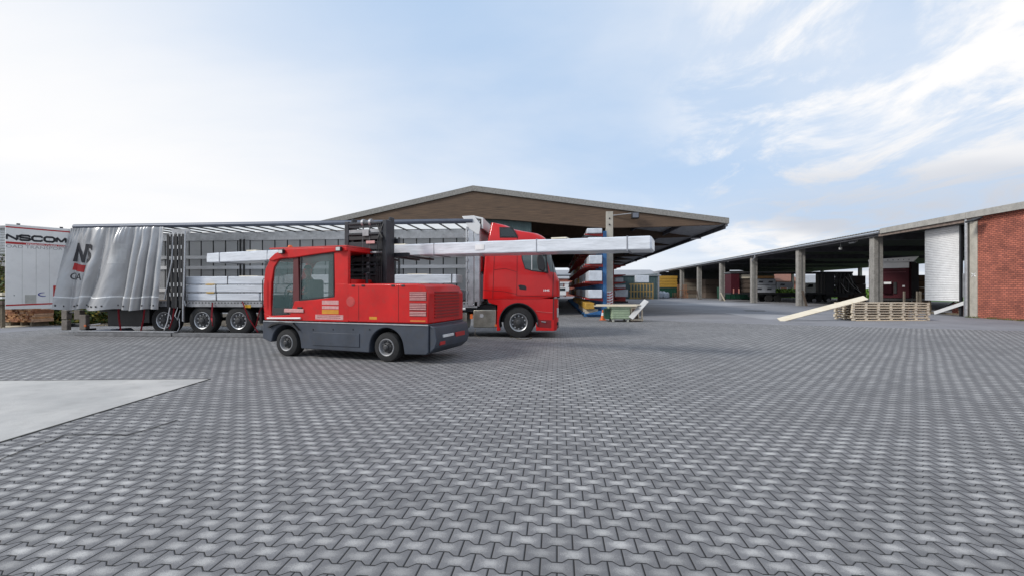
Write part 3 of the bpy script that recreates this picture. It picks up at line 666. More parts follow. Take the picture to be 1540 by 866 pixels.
def parttree(src, parent, loc, flip=False):
    c = copy_tree(src, parent, loc)
    if flip: c.rotation_euler.z = math.pi
    return c

YT = 15.70                       # near side plane of the lorry
FT = Frame((0, YT), 0)
W = 2.5
def tx(px, py=450, v=0): return FT.uz(px, py, v)[0]
def tz(px, py, v=0): return FT.uz(px, py, v)[1]

# ================================================================== tractor unit
tr = thing('lorry_tractor', 'red lorry tractor with high roof cab coupled to the open trailer', 'lorry', (tx(770), YT + 1.25, 0))
loc0 = Vector(tr.location)
# cab body: sections through x-z profile, rounded in plan
cab_pts = [(737.8, 334.1), (747, 334.6), (762, 338), (772, 343), (777, 345.8), (802.5, 348.8), (812, 351.5), (820.8, 358), (823.5, 366), (828.4, 384), (836.8, 412.9), (840.8, 420), (842, 444), (840.5, 449), (790, 449), (750, 449), (725.6, 449), (726.3, 419), (729, 386), (733.5, 361)]
prof = FT.poly(cab_pts)
def cab_x(z):
    """front x and rear x of the profile at height z"""
    xs_ = []
    for i in range(len(prof)):
        (xa, za), (xb, zb) = prof[i], prof[(i + 1) % len(prof)]
        if (za - z) * (zb - z) <= 0 and abs(za - zb) > 1e-6: xs_.append(xa + (xb - xa) * (z - za) / (zb - za))
    return (min(xs_), max(xs_)) if xs_ else None
ztop = max(p[1] for p in prof); zbot = min(p[1] for p in prof)
rings = []
nz = 34
for i in range(nz + 1):
    z = zbot + .004 + (ztop - zbot - .012) * i / nz
    x0, x1 = cab_x(z)
    ins = 0.0
    zr_ = tz(800, 349)
    if z > zr_ - .25: ins = .30 * max(0, (z - zr_ + .25)) ** 1.4        # roof narrows
    rf = .30 if z < 2.2 else .36; rb = .07
    y0, y1 = YT + ins, YT + W - ins
    rf = min(rf, (x1 - x0) * .6)
    ring = []
    def arc(cx, cy, r, a0, a1, n): return [(cx + r * math.cos(R(a0 + (a1 - a0) * k / n)), cy + r * math.sin(R(a0 + (a1 - a0) * k / n)), z) for k in range(n + 1)]
    ring += arc(x0 + rb, y0 + rb, rb, 180, 270, 3); ring += arc(x1 - rf, y0 + rf * .8, rf, 270, 360, 7) if False else [(x1 - rf + rf * math.cos(R(a)), y0 + rf * .8 + rf * .8 * math.sin(R(a)), z) for a in range(-90, 1, 12)]
    ring += [(x1 - rf + rf * math.cos(R(a)), y1 - rf * .8 + rf * .8 * math.sin(R(a)), z) for a in range(0, 91, 12)]; ring += arc(x0 + rb, y1 - rb, rb, 90, 180, 3)
    rings.append(ring)
b = MB(); b.loft(rings); b.build('cab', RED, tr, bevel=0)
# roof side air intakes in the spoiler (black)
b = MB(); q = FT.poly([(751.5, 342), (771, 342.8), (779, 357.6), (752.5, 357.2)]); b.prism(q, YT + .0, YT + .32); 
b = MB(); q = FT.poly([(752, 343), (770, 343.6), (777.6, 356.8), (752.6, 356.6)], -.0); b.prism(q, YT - .006, YT + .05); b.build('roof_side_window', GLASS, tr, bevel=.02)
b = MB(); q = FT.poly([(750.8, 341.8), (771.2, 342.3), (779.6, 358), (751.6, 358)]); b.prism(q, YT - .003, YT + .04); b.build('window_frame', BLACK, tr, bevel=.01)
# sun visor
b = MB(); xv, zv = FT.uz(826, 362); b.prism([(xv - .05, zv + .05), (xv + .18, zv - .14), (xv + .16, zv - .18), (xv - .08, zv - .02)], YT + .25, YT + W - .25); b.build('sun_visor', GLASS, tr, bevel=.01)
# windscreen: curved sheet 6mm proud of cab
b = MB()
def ws(u, v):
    zz_ = tz(826.5, 372) + (tz(836, 411) - tz(826.5, 372)) * v
    x0, x1 = cab_x(zz_); rf = .36; a = -90 * .66 + 180 * .66 * u
    y0, y1 = YT, YT + W
    if u < .5: aa = R(-62 + 62 * min(1, u / .18)); y = y0 + rf * .8 + rf * .8 * math.sin(aa) + (max(0, u - .18) / .64) * (W - rf * 1.6); x = x1 - rf + rf * math.cos(aa)
    else: aa = R(62 * max(0, (u - .82) / .18)); y = y1 - rf * .8 + rf * .8 * math.sin(aa) - (max(0, .82 - u) / .64) * (W - rf * 1.6); x = x1 - rf + rf * math.cos(aa)
    return (x + .012, y, zz_)
b.grid(ws, 40, 8); b.build('windscreen', glass('screen_glass', (.10, .13, .14), .95), tr, smooth=60)
# side window + frame
b = MB(); q = FT.poly([(783, 361), (818, 361), (821.5, 380), (825, 411), (800, 408), (789.5, 405), (784.5, 390)]); b.prism(q, YT - .004, YT + .03); b.build('window_seal', BLACK, tr)
b = MB(); q = FT.poly([(784.5, 363), (816.5, 363), (819.5, 380), (822, 409.5), (801, 406.5), (790.5, 403.6), (786, 390)]); b.prism(q, YT - .009, YT - .002); b.build('side_window', glass('side_glass', (.09, .115, .12), .97, .03), tr)
b = MB(); x_, z_ = FT.uz(799, 390); b.box((x_, YT - .012, z_ - .36), (x_ + .03, YT - .0095, z_ + .5)); b.build('window_bar', SKYWH, tr)
# door lines
def line(ptsl, w_=.012, off=.003, m=BLACK, name='panel_gap_or_highlight'):
    b = MB(); q = FT.poly(ptsl)
    for (xa, za), (xb, zb) in zip(q[:-1], q[1:]): b.beam((xa, YT - off, za), (xb, YT - off, zb), w_, .006, up=(0, 1, 0))
    return b.build(name, m, tr)
GAP = mat('panel_gap_dark', (.09, .004, .006), .7)
line([(778, 352), (777.6, 400), (777, 444), (792, 444.5), (831, 445.8)], m=GAP)
line([(744.5, 362), (742.8, 400), (741, 448)], m=GAP)
line([(742.8, 406), (760, 404), (776.8, 409)], .010, m=GAP); line([(726.5, 436), (758, 438), (777, 442)], .010, m=GAP)
line([(829.5, 386), (832.5, 414), (831, 445)], .02)
b = MB()
q = FT.poly([(779.3, 429), (783, 428.2), (790, 429.5), (791.8, 432), (791.5, 436), (781.5, 435)]); b.prism(q, YT - .008, YT + .02); b.build('door_handle', BLACK, tr, bevel=.006)
tx0, tz0 = FT.uz(817.2, 437.8); tx1, tz1 = FT.uz(826.3, 434.9)
text('model_number', '1845', WLET, tr, lambda u, v: (tx0 + (tx1 - tx0) * u, YT - .004, tz0 + (tz1 - tz0) * v), .02)
# mirror
b = MB(); q = FT.poly([(809, 379), (814, 380), (819, 392), (820, 404), (818, 409), (810, 406), (807.5, 392)], -.3); b.prism(q, YT - .42, YT - .18); mr_ = b.build('wing_mirror', BLACK, tr, bevel=.03)
b = MB(); q = FT.uz(822, 410); b.tube([(q[0], YT - .005, q[1]), (q[0] - .12, YT - .3, q[1] + .02)], .03, 8); q = FT.uz(822, 384); b.tube([(q[0], YT - .005, q[1]), (q[0] - .1, YT - .3, q[1] - .02)], .025, 8); b.build('mirror_arm', BLACK, tr)
# lower door step panel, bumper, fender with arch
WC = FT.uz(779.7, 485.9); WR = .53
WCX = WC[0]
def arcpts(r, a0, a1, n, cx=WCX, cz=WR): return [(cx + r * math.cos(R(a0 + (a1 - a0) * k / n)), cz + r * math.sin(R(a0 + (a1 - a0) * k / n))) for k in range(n + 1)]
zl = tz(790, 449) + .003
xr_ = tx(747.5, 497); xl_ = tx(805, 480)
R1 = .66
# red skirt: from rear flap over wheel to the front step
pl = [(xr_, tz(746, 496.5)), (WCX - R1 + .0, tz(746, 496.5))] 
arcp = arcpts(R1, 200, -12, 22)
skirt = [(tx(733, 452), zl), (tx(735, 455), tz(735, 455)), (tx(748, 458.5), tz(748, 458.5)), (tx(747, 497), tz(747, 497)), (tx(751.5, 497), tz(751.5, 497))] + arcp + [(tx(806, 480), tz(806, 484)), (tx(806, 480), tz(806, 497)), (tx(833.0, 497), tz(833.0, 497)), (tx(833.0, 455), zl)]
skirt = [(x, z) for x, z in skirt]
b = MB(); b.prism(skirt, YT + .01, YT + .16); b.build('fender', RED, tr, bevel=.012)
b = MB(); b.prism([(x, z) for x, z in skirt], YT + W - .16, YT + W - .01); b.build('fender', RED, tr, bevel=.012)
b = MB(); a1_ = arcpts(R1 + .006, 196, -10, 24); a2_ = arcpts(R1 - .022, -10, 196, 24); b.prism(a1_ + a2_, YT - .03, YT + .55); b.build('wheel_arch_trim', BLACK, tr)
# front bumper rounded
bz0, bz1 = tz(836, 497), tz(836, 449.5); bx1 = tx(839.8, 470)
rings = []
for i in range(9):
    z = bz0 + (bz1 - bz0) * i / 8; k = .06 * max(0, 1 - i / 2) ** 1.5; rf = .26
    x1 = bx1 - k; x0 = tx(833.2, 470); y0, y1 = YT + .005, YT + W - .005
    rings.append([(x0, y0, z)] + [(x1 - rf * .9 + rf * .9 * math.cos(R(a)), y0 + rf + rf * math.sin(R(a)), z) for a in range(-90, 1, 15)] + [(x1 - rf * .9 + rf * .9 * math.cos(R(a)), y1 - rf + rf * math.sin(R(a)), z) for a in range(0, 91, 15)] + [(x0, y1, z)])
b = MB(); b.loft(rings); bp_ = b.build('front_bumper', RED, tr)
line([(832.6, 447), (831.8, 480)], .03)
line([(806, 467), (820, 469), (831, 469.5)], .02, m=mat('red_highlight', (.62, .10, .09), .35))  # last line is no gap: a highlight put into paler red
# flat step plate, recess shade put into its dark red, + grab
b = MB(); q = FT.poly([(808, 480), (829, 481), (829, 493), (808, 491)]); b.prism(q, YT + .004, YT + .012); b.build('step_recess_shade', mat('dark_red', (.20, .008, .01), .5), tr)
b = MB(); q = FT.uz(814, 483); b.tube([(q[0], YT, q[1]), (q[0] + .15, YT - .01, q[1] - .02)], .02, 6); b.build('step_hinge', ALUD, tr)
for nm, (a, c, d_, e), m_ in (('headlight', (835.8, 463, 838.6, 477), LAMPG), ('fog_lamp', (838, 484, 840.5, 489), BLACK)):
    b = MB(); xa, za = FT.uz(a, e); xb, zb = FT.uz(d_, c); 
    for yq in (YT + .10, YT + W - .40): b.box((bx1 - .06, yq, za), (bx1 + .008, yq + .30, zb))
    b.build(nm, m_, tr, bevel=.02)
b = MB(); b.box((bx1 - .05, YT + .5, bz0 + .05), (bx1 + .006, YT + W - .5, bz1 - .08)); b.box((cab_x(1.6)[1] - .1, YT + .45, 1.35), (cab_x(1.6)[1] + .01, YT + W - .45, 1.95)); b.build('grille', BLACK, tr, bevel=.02)
# chassis + inner arch
b = MB(); b.box((tx(560, 480), YT + .75, .75), (bx1 - .3, YT + 1.75, .98)); b.box((tx(715, 480), YT + .25, .45), (tx(745, 480), YT + W - .25, 1.1)); b.build('chassis_frame', BLACK, tr)
b = MB(); b.box((WCX - .66, YT + .56, .5), (WCX + .66, YT + W - .56, 1.18)); b.build('engine_cover', BLACK, tr)
wh = wheel('wheel', tr, Vector((WCX, YT + .20, WR)) - loc0, r=WR, wd=.32, rimr=.30)
parttree(wh, tr, Vector((WCX, YT + W - .20, WR)) - loc0, True)
DX = WCX - 3.75
for k, yy in enumerate((YT + .20, YT + .54, YT + W - .54, YT + W - .20)):
    parttree(wh, tr, Vector((DX, yy, WR)) - loc0, k > 1)
# tank, tool box
b = MB(); t0, t1 = tx(661, 480), tx(701.5, 480); zc = (tz(690, 464.5) + tz(690, 494)) / 2; hh = (tz(690, 464.5) - tz(690, 494)) / 2
sec = []
for i in range(24):
    a = 2 * math.pi * i / 24; sec.append((YT + .45 + .38 * math.copysign(abs(math.cos(a)) ** .6, math.cos(a)), zc + hh * math.copysign(abs(math.sin(a)) ** .6, math.sin(a))))
b.prism(sec, t0, t1, 'x'); b.build('fuel_tank', TANK, tr, bevel=.03)
for pxs in (668, 681):
    b = MB(); x_ = tx(pxs, 480); s2 = [((y - YT - .45) * 1.015 + YT + .45, (z - zc) * 1.02 + zc) for y, z in sec]; b.prism(s2, x_ - .045, x_ + .045, 'x'); b.build('tank_strap', BLACK, tr)
b = MB(); b.box((tx(711.5, 480), YT + .05, tz(730, 492.5)), (tx(746, 480), YT + .75, tz(730, 465.5))); b.build('tool_box', TANK, tr, bevel=.03)
b = MB(); q = FT.uz(724, 477); b.lathe([(-.004, .07), (.004, .07)], (q[0], YT + .044, q[1] + .06), 18); b.build('box_latch', INKG, tr)
b = MB(); q = FT.uz(708.5, 475.5); b.cbox((q[0], YT + .06, q[1]), (.09, .04, .16)); b.build('side_marker', ORANGE, tr); b = MB(); q = FT.uz(745.5, 489); b.cbox((q[0], YT + .03, q[1]), (.06, .04, .07)); b.build('side_marker', ORANGE, tr)
# things behind the cab: red tank post, perforated bracket, hoses
b = MB(); b.box((tx(716.5, 400), YT + .25, tz(720, 408)), (tx(724, 400), YT + .8, tz(720, 385))); b.build('air_duct', RED, tr, bevel=.03)
b = MB(); b.box((tx(717, 430), YT + .3, tz(720, 453)), (tx(725, 430), YT + .9, tz(720, 412))); b.build('rear_panel', ALUD, tr)
b = MB()
for k in range(3):
    b.tube([(tx(722) + .02 * k, YT + .6 + .1 * k, 1.7), (tx(717), YT + .7 + .1 * k, 1.35 - .1 * k), (tx(708), YT + .9, 1.5 + .06 * k)], .022, 6)
b.build('air_hose', BLACK, tr)
b = MB(); b.tube([(tx(715, 494), YT + .05, tz(715, 494)), (tx(714, 502), YT - .02, .12), (tx(722, 507), YT - .1, .012)], .008, 5); b.build('hanging_cord', MOSS, tr)
# cable loop lying by front wheel
pts = [at_g(a, c, .015) for a, c in ((768, 507), (772, 503), (782, 502.5), (794, 505), (800, 508), (790, 510), (776, 508.5))]
b = MB(); b.tube([(p[0], p[1], .015 + .06 * (i in (1, 2))) for i, p in enumerate(pts)], .012, 6); tag(b.build('cable_loop', MOSS), 'thin loose cable lying on the paving by the front lorry wheel', 'cable')

# ================================================================== trailer
TL, TRX = tx(112, 400), tx(722, 400)
tl = thing('curtain_trailer', 'open sided curtain trailer loaded with white wrapped bundles behind the forklift', 'trailer', ((TL + TRX) / 2, YT + 1.25, 0))
tl0 = Vector(tl.location)
DZ = 1.22; ZT = 4.03
b = MB(); b.box((TL, YT + .03, DZ - .06), (TRX - .1, YT + W - .03, DZ)); b.build('deck', mat('deck_wood', (.16, .12, .09), .8), tl)
b = MB(); b.box((TL, YT, DZ - .20), (TRX - .1, YT + .028, DZ + .005)); b.box((TL, YT + W - .028, DZ - .2), (TRX - .1, YT + W, DZ + .005)); sr = b.build('side_rail', ALUD, tl)
b = MB(); n = 120
for i in range(n):
    x = TL + .1 + (TRX - TL - .3) * i / n; b.box((x, YT - .003, DZ - .075), (x + .055, YT + .001, DZ - .035))
b.build('rail_holes', BLACK, tl)
b = MB(); b.box((TL + .3, YT + .7, .78), (TRX - 1.6, YT + .82, DZ - .06)); b.box((TL + .3, YT + 1.68, .78), (TRX - 1.6, YT + 1.8, DZ - .06))
for i in range(14): x = TL + .4 + i * 1.0; b.box((x, YT + .1, DZ - .16), (x + .08, YT + W - .1, DZ - .062))
b.build('chassis_beam', BLACK, tl)
# roof: rails, bows, fabric
zr0, zr1 = tz(120, 342), tz(695, 331.5)
b = MB(); b.tube([(TL - .03, YT + .02, ZT - .06), (TRX - .25, YT + .02, ZT - .06)], .085, 10); b.build('roof_rail', mat('rail_blue_grey', (.085, .10, .135), .45, .3, .1, 3), tl)
b = MB(); b.box((TL, YT + W - .06, ZT - .36), (TRX - .2, YT + W, ZT - .02)); b.build('cant_rail', ALU, tl)
FABR = mat('roof_fabric', (.62, .62, .60), .6, 0, .05, 1); FABR.node_tree.nodes['Principled BSDF'].inputs['Transmission Weight'].default_value = 0
def translucent(m, k):
    N = m.node_tree.nodes; L = m.node_tree.links; o = N['Material Output']; p = N['Principled BSDF']; t = N.new('ShaderNodeBsdfTranslucent'); t.inputs[0].default_value = (.75, .75, .73, 1); x = N.new('ShaderNodeMixShader'); x.inputs[0].default_value = k
    L.new(p.outputs[0], x.inputs[1]); L.new(t.outputs[0], x.inputs[2]); L.new(x.outputs[0], o.inputs[0])
translucent(FABR, .85)
b = MB(); b.face([(TL, YT + .05, ZT + .005), (TRX - .2, YT + .05, ZT + .005), (TRX - .2, YT + W - .05, ZT + .005), (TL, YT + W - .05, ZT + .005)]); b.build('roof_fabric', FABR, tl)
nb = 26
for i in range(nb):
    x = TL + .15 + (TRX - TL - .6) * i / (nb - 1)
    b = MB(); b.box((x, YT + .06, ZT - .05), (x + .035, YT + W - .07, ZT - .005)); b.build('roof_bow', BLACK, tl)
# far side: grey curtain, straps, slats, posts
b = MB(); b.box((TL, YT + W - .012, DZ), (TRX - .2, YT + W - .004, ZT - .3)); b.build('far_curtain', GREYC, tl); translucent(GREYC, .45)
x = TL + .3; k = 0
while x < TRX - .3:
    b = MB(); b.box((x, YT + W - .022, DZ), (x + .045, YT + W - .013, ZT - .33)); b.build('curtain_strap', STRAP, tl); x += .545
SLATM = mat('pale_slat', (.62, .63, .65), .5, 0, .06, 2)
for z in (tz(360, 387, W), tz(360, 402.5, W), 1.62):
    b = MB(); b.box((TL + .05, YT + W - .075, z - .07), (TRX - .25, YT + W - .045, z + .07)); b.build('side_slat', SLATM, tl)
for pxp in (140, 364, 597):
    x = FT.uz(pxp, 420, W - .1)[0]
    for dx in (-.11, .05): b = MB(); b.box((x + dx, YT + W - .11, DZ), (x + dx + .06, YT + W - .078, ZT - .32)); b.build('side_post', BLACK, tl)
# front wall, corner post, white top cap
b = MB(); b.box((TRX - .10, YT + .06, DZ - .1), (TRX - .02, YT + W - .06, ZT - .05)); b.build('front_wall', WHITE, tl)
b = MB(); b.box((TRX - .42, YT - .01, DZ - .15), (TRX - .22, YT + .12, ZT - .12)); b.box((TRX - .20, YT + .0, DZ - .15), (TRX - .02, YT + .055, ZT - .08)); b.box((TRX - .50, YT + .02, DZ - .05), (TRX - .44, YT + .10, ZT - .25)); b.build('corner_post', ALU, tl, bevel=.01)
b = MB(); b.box((TRX - .42, YT + W - .13, DZ - .1), (TRX - .02, YT + W - .0, ZT - .1)); b.build('corner_post', ALU, tl)
b = MB()
for i in range(7): z = 1.5 + i * .36; b.box((TRX - .47, YT - .03, z), (TRX - .40, YT + .02, z + .1))
b.build('hinge_block', ALUD, tl)
zc_ = ZT + .10
b = MB(); b.prism([(TRX - .62, zc_), (TRX - .20, zc_ + .02), (TRX + .02, zc_ - .30), (TRX - .02, zc_ - .62), (TRX - .10, zc_ - .62), (TRX - .38, zc_ - .42)], YT - .03, YT + .03)
b.prism([(TRX - .60, zc_ - .004), (TRX - .20, zc_ + .016), (TRX + .10, zc_ - .05), (TRX + .10, zc_ - .42), (TRX + .04, zc_ - .42), (TRX + .04, zc_ - .10), (TRX - .2, zc_ - .06), (TRX - .58, zc_ - .06)], YT + .032, YT + W - .02)
b.build('front_cap', WHITE, tl, bevel=.012)
# landing legs, gear, side box
lx = tx(655, 480)
b = MB(); b.box((lx - .08, YT + .5, .25), (lx + .08, YT + .64, DZ - .2)); b.box((lx - .17, YT + .45, .22), (lx + .17, YT + .69, .26)); b.build('landing_leg', BLACK, tl)
b = MB(); b.box((tx(152, 480), YT + .25, tz(180, 491)), (tx(206, 480), YT + 1.1, tz(180, 466))); b.build('side_box', BLACK, tl, bevel=.02)
b = MB(); q0, q1 = FT.uz(660, 458); q2, _ = FT.uz(720, 458); b.box((q0, YT + .08, DZ - .34), (q2, YT + .5, DZ - .21)); b.build('front_underframe', DARK, tl)
b = MB(); b.tube([(tx(668, 459), YT + .02, DZ - .27), (tx(680, 459), YT - .01, DZ - .27), (tx(700, 459), YT + .02, DZ - .24)], .045, 8); b.build('rolled_strap', WHITE, tl)
# wheels
wps = [244.5, 302, 357]
w2 = wheel('wheel', tl, Vector((tx(wps[0], 485), YT + .24, .52)) - tl0, r=.525, wd=.38, rimr=.30)
for i, p in enumerate(wps):
    x = tx(p, 485)
    if i: parttree(w2, tl, Vector((x, YT + .24, .52)) - tl0)
    parttree(w2, tl, Vector((x + .0, YT + W - .24, .52)) - tl0, True)
    b = MB(); b.tube([(x, YT + .3, .52), (x, YT + W - .3, .52)], .07, 10); b.build('axle', BLACK, tl)
# mudguard flap block between wheels
for p in (214, 274, 390):
    b = MB(); x = tx(p, 480); b.box((x - .10, YT + .15, .42), (x - .02 if p != 214 else x + .14, YT + .6, DZ - .2)); b.build('mudflap', BLACK, tl)
# rear bumper with grey blocks and lamps
def rbx(a, c, d_, e, v0, v1, m, nm, bev=.02):
    xa, za = FT.uz(a, e, v0); xb, zb = FT.uz(d_, c, v0); b = MB(); b.box((xa, YT + v0, za), (xb, YT + v1, zb)); return b.build(nm, m, tl, bevel=bev)
WOODG = mat('grey_beam', (.20, .175, .155), .85, 0, .2, 5, grime=.3)
rbx(92, 466, 100.5, 480, .25, .45, WOODG, 'buffer_block'); rbx(111, 466, 120, 480, .25, .45, WOODG, 'buffer_block'); rbx(119, 473, 129, 495.5, .2, .36, WOODG, 'bumper_bracket'); rbx(92, 481, 101, 496, .2, .36, WOODG, 'bumper_bracket')
rbx(92, 486, 130, 491, .37, .47, DARK, 'bumper_bar'); rbx(100, 468, 112, 471, .3, .4, DARK, 'bumper_bar'); rbx(126, 488, 129, 491, .15, .19, ORANGE, 'side_marker', .005)
b = MB(); p0 = FT.uz(129, 489, .3); p1 = FT.uz(152, 486, .3); b.beam((p0[0], YT + .3, p0[1]), (p1[0], YT + .3, p1[1]), .05, .04); b.build('side_guard', ALU, tl)
rbx(368, 458, 377, 462.5, -.01, .0, YELLOW, 'side_marker', .002); 

# curtain bunched to the rear
FOLDS = [(-.05, .13, -.05, .20, .34), (.12, .25, .18, .29, .15), (.25, .40, .28, .375, .30), (.40, .53, .355, .41, .12), (.53, .70, .385, .70, .42), (.70, .79, .69, .775, .30), (.79, .87, .775, .86, .36), (.87, .95, .86, .935, .30), (.95, 1.03, .935, 1.02, .24)]
def curt(s, t, off=0.0):
    """s 0..1 left-right, t 0 top..1 bottom; tent-like folds that flare towards the hem with sharp valleys between"""
    tt = min(1.0, max(0.0, t))
    px = (110 + (251 - 110) * s) * (1 - tt) + (84 + (247 - 84) * s) * tt
    x = tx(px, 420)
    zt = ZT - .13; zb = tz(160, 464.5) + .03 * math.sin(s * 21 + .7)
    f = 0.0; lean = 0.0
    for i, (a0, a1, b0, b1, am) in enumerate(FOLDS):
        l_ = a0 + (b0 - a0) * tt; r_ = a1 + (b1 - a1) * tt; c = (l_ + r_) / 2 - .12 * (r_ - l_); w_ = (r_ - l_) * .56
        d = (s - c) / w_; g = max(0.0, 1 - d * d)
        f = max(f, 1.45 * am * g ** .75 * ((.20 + .80 * tt ** .6) if i else (.08 + .92 * tt)))
    sm = .06 * math.exp(-tt * 11) * abs(math.sin(math.pi * (s * 26 + 1.6 * math.sin(s * 11))))
    wr = .020 * noise.noise(Vector((s * 14 + tt * 3, tt * 3, 2.2))) * (1 + 2.0 * math.exp(-tt * 5)) + .005 * noise.noise(Vector((s * 50, tt * 14 + s * 20, 7)))
    dent = .10 * math.exp(-((s - .60 + .10 * tt) / .06) ** 2 - ((tt - .16) / .13) ** 2) - .05 * math.exp(-((s - .30) / .04) ** 2 - ((tt - .33) / .10) ** 2)
    hem = .012 if tt > .85 else 0.0
    return (x, YT - .03 - f - sm - wr - dent - hem - off, zt + (zb - zt) * t)
b = MB(); b.grid(lambda u, v: curt(u, v), 260, 56); ct = b.build('side_curtain', SILVER, tl, smooth=180)
b = MB()
for i in range(24):
    s = (i + .5) / 24
    if i % 5 != 4:
        b = MB(); c = Vector(curt(s, .955, .012)); b.lathe([(-.003, .033), (.003, .033)], c, 10); b.build('eyelet', BLACK, ct)
b = MB(); b.grid(lambda u, v: curt(u, .845 + .012 * v, .008), 260, 1); b.build('hem_seam', WHITE, ct, smooth=180)
b = MB(); b.grid(lambda u, v: curt(.125 + .155 * u, .43 + .085 * v + .04 * u, .008), 60, 4); b.build('red_stripe', REDM, ct, smooth=180)
text('lettering', 'NS', INK, ct, lambda u, v: curt(.115 + .20 * u, .415 - .235 * v + .03 * u, .010), .035, cells=18)
text('lettering', 'OAD', INK, ct, lambda u, v: curt(.125 + .16 * u, .63 - .085 * v + .02 * u, .010), 0, cells=18)
b = MB(); b.grid(lambda u, v: curt(.53 + (.13 * u), .21 + .24 * v, .006) if True else None, 30, 10); b.build('reinforcing_patch', mat('pale_patch_vinyl', (.50, .50, .50), .35, .2), ct, smooth=180)
# stacked black slats/ratchet straps
for i in range(5):
    x = tx(254 + i * 5.6, 400); b = MB(); b.box((x, YT - .10 + .03 * (i % 2), tz(260, 463)), (x + .115, YT - .04 + .03 * (i % 2), tz(260, 353))); b.build('black_slat', BLACK, tl, bevel=.008)
b = MB()
for i in range(4):
    x = tx(259 + i * 5.6, 400)
    for z in (3.55, 3.1, 2.7, 2.25, 1.75, 1.4): b.box((x - .006, YT - .105, z), (x + .014, YT - .10, z + .13))
b.build('slat_buckle', WLET, tl)
b = MB(); x = tx(252.5, 400); b.tube([(x + .28, YT - .08, 3.72), (x + .26, YT - .12, 2.6), (x - .03, YT - .12, 1.3)], .025, 6); b.build('curtain_pole', ALU, tl)
x = tx(281.5, 400); b = MB(); b.tube([(x, YT - .08, 3.75), (x - .02, YT - .1, 2.4), (x - .05, YT - .12, 1.3), (x - .06, YT - .12, .5)], .03, 8); b.tube([(x + .08, YT - .1, 1.45), (x + .1, YT - .1, 1.15), (x + .02, YT - .1, 1.05), (x - .02, YT - .1, 1.25)], .018, 6); b.build('curtain_tube', ALU, tl)
b = MB(); b.tube([(tx(259), YT - .1, 1.0), (tx(257), YT - .15, .5), (tx(254), YT - .2, .18)], .022, 6); b.tube([(tx(271), YT - .1, 1.0), (tx(268), YT - .15, .7), (tx(272), YT - .15, .55), (tx(276), YT - .15, .9)], .016, 6); b.tube([(tx(273), YT - .1, .6), (tx(275), YT - .15, .3), (tx(281, 508), YT - .5, .02)], .012, 6); b.build('strap_hook', ALU, tl)
# curtain rollers/springs in the top gap
b = MB()
for i in range(16): x = tx(259 + i * 1.7, 345); b.box((x, YT - .02, tz(270, 352)), (x + .03, YT + .02, tz(270, 345)))
b.build('curtain_roller', ALU, tl)
# dangling red straps
def ribbon(name, pts, w_, m, parent):
    b = MB(); 
    for (p, q) in zip(pts[:-1], pts[1:]): b.beam(p, q, .006, w_, up=(1, 0, 0))
    return b.build(name, m, parent)
for pp in ([(178, 462), (179, 478), (182, 500)], [(217.5, 462), (216, 478), (211.5, 499)], [(262, 463), (260, 478), (254.5, 494)], [(319.5, 455), (318, 478), (320, 490)], [(364.5, 453), (374, 478), (388, 499)], [(398, 455), (390, 468), (385, 490)]):
    pts = []
    for a, c in pp: q = FT.uz(a, c, -.06); pts.append((q[0], YT - .06, max(.02, q[1])))
    b = MB(); b.tube(pts, .03, 6, flat=(.038, .006)); b.build('red_strap', REDSTRAP, tl)
# rear door swung open towards the camera
hx, hz = TL - .05, 0
H0 = Vector((TL - .12, YT - .05, 0)); d_ = ray(8, 400); tq = 15.95; E0 = d_ * tq; E0.z = 0
FD = Frame((E0.x, E0.y), math.atan2(H0.y - E0.y, H0.x - E0.x)); LD = (H0 - E0).length
dm = MB
def dpt(u, z, o=0.0): p = FD.o + FD.d * u - FD.n * o; return (p.x, p.y, z)
def dbox(u0, u1, z0, z1, o0, o1, nm, m, par, bev=0):
    b = MB(); vs_ = [dpt(u0, z0, o0), dpt(u1, z0, o0), dpt(u1, z0, o1), dpt(u0, z0, o1), dpt(u0, z1, o0), dpt(u1, z1, o0), dpt(u1, z1, o1), dpt(u0, z1, o1)]
    v = [b.bm.verts.new(p) for p in vs_]
    for f in ((0, 3, 2, 1), (4, 5, 6, 7), (0, 1, 5, 4), (1, 2, 6, 5), (2, 3, 7, 6), (3, 0, 4, 7)): b.bm.faces.new([v[i] for i in f])
    return b.build(nm, m, par, bevel=bev)
zb_, zt_ = FD.uz(40, 464)[1], FD.uz(40, 339.5)[1]
door = dbox(0, LD, zb_, zt_, -.04, 0, 'rear_door', WHITE, tl, .008)
def dline(a, c, e, f, w_, m, nm):
    u0, z0 = FD.uz(a, c); u1, z1 = FD.uz(e, f); b = MB(); b.face([dpt(u0, z0 - w_ / 2, .004), dpt(u1, z1 - w_ / 2, .004), dpt(u1, z1 + w_ / 2, .004), dpt(u0, z0 + w_ / 2, .004)]); return b.build(nm, m, door)
dline(8, 341.2, 107, 349.5, .045, REDM, 'red_stripe'); dline(8.3, 365, 101, 371, .075, REDM, 'red_stripe'); dline(8.5, 458.8, 80, 456, .05, REDM, 'red_stripe')
def dtext(nm, s, m, P, off=0.0, bold=0.0, sz=0):
    (a0, c0), (a1, c1), (a2, c2), (a3, c3) = P       # bottom left, bottom right, top right, top left in photo pixels
    q = [FD.uz(*p) for p in P]
    def fn(u, v):
        bu = q[0][0] + (q[1][0] - q[0][0]) * u; bz = q[0][1] + (q[1][1] - q[0][1]) * u; tu = q[3][0] + (q[2][0] - q[3][0]) * u; tzz = q[3][1] + (q[2][1] - q[3][1]) * u
        return dpt(bu + (tu - bu) * v, bz + (tzz - bz) * v, off)
    return text(nm, s, m, door, fn, bold)
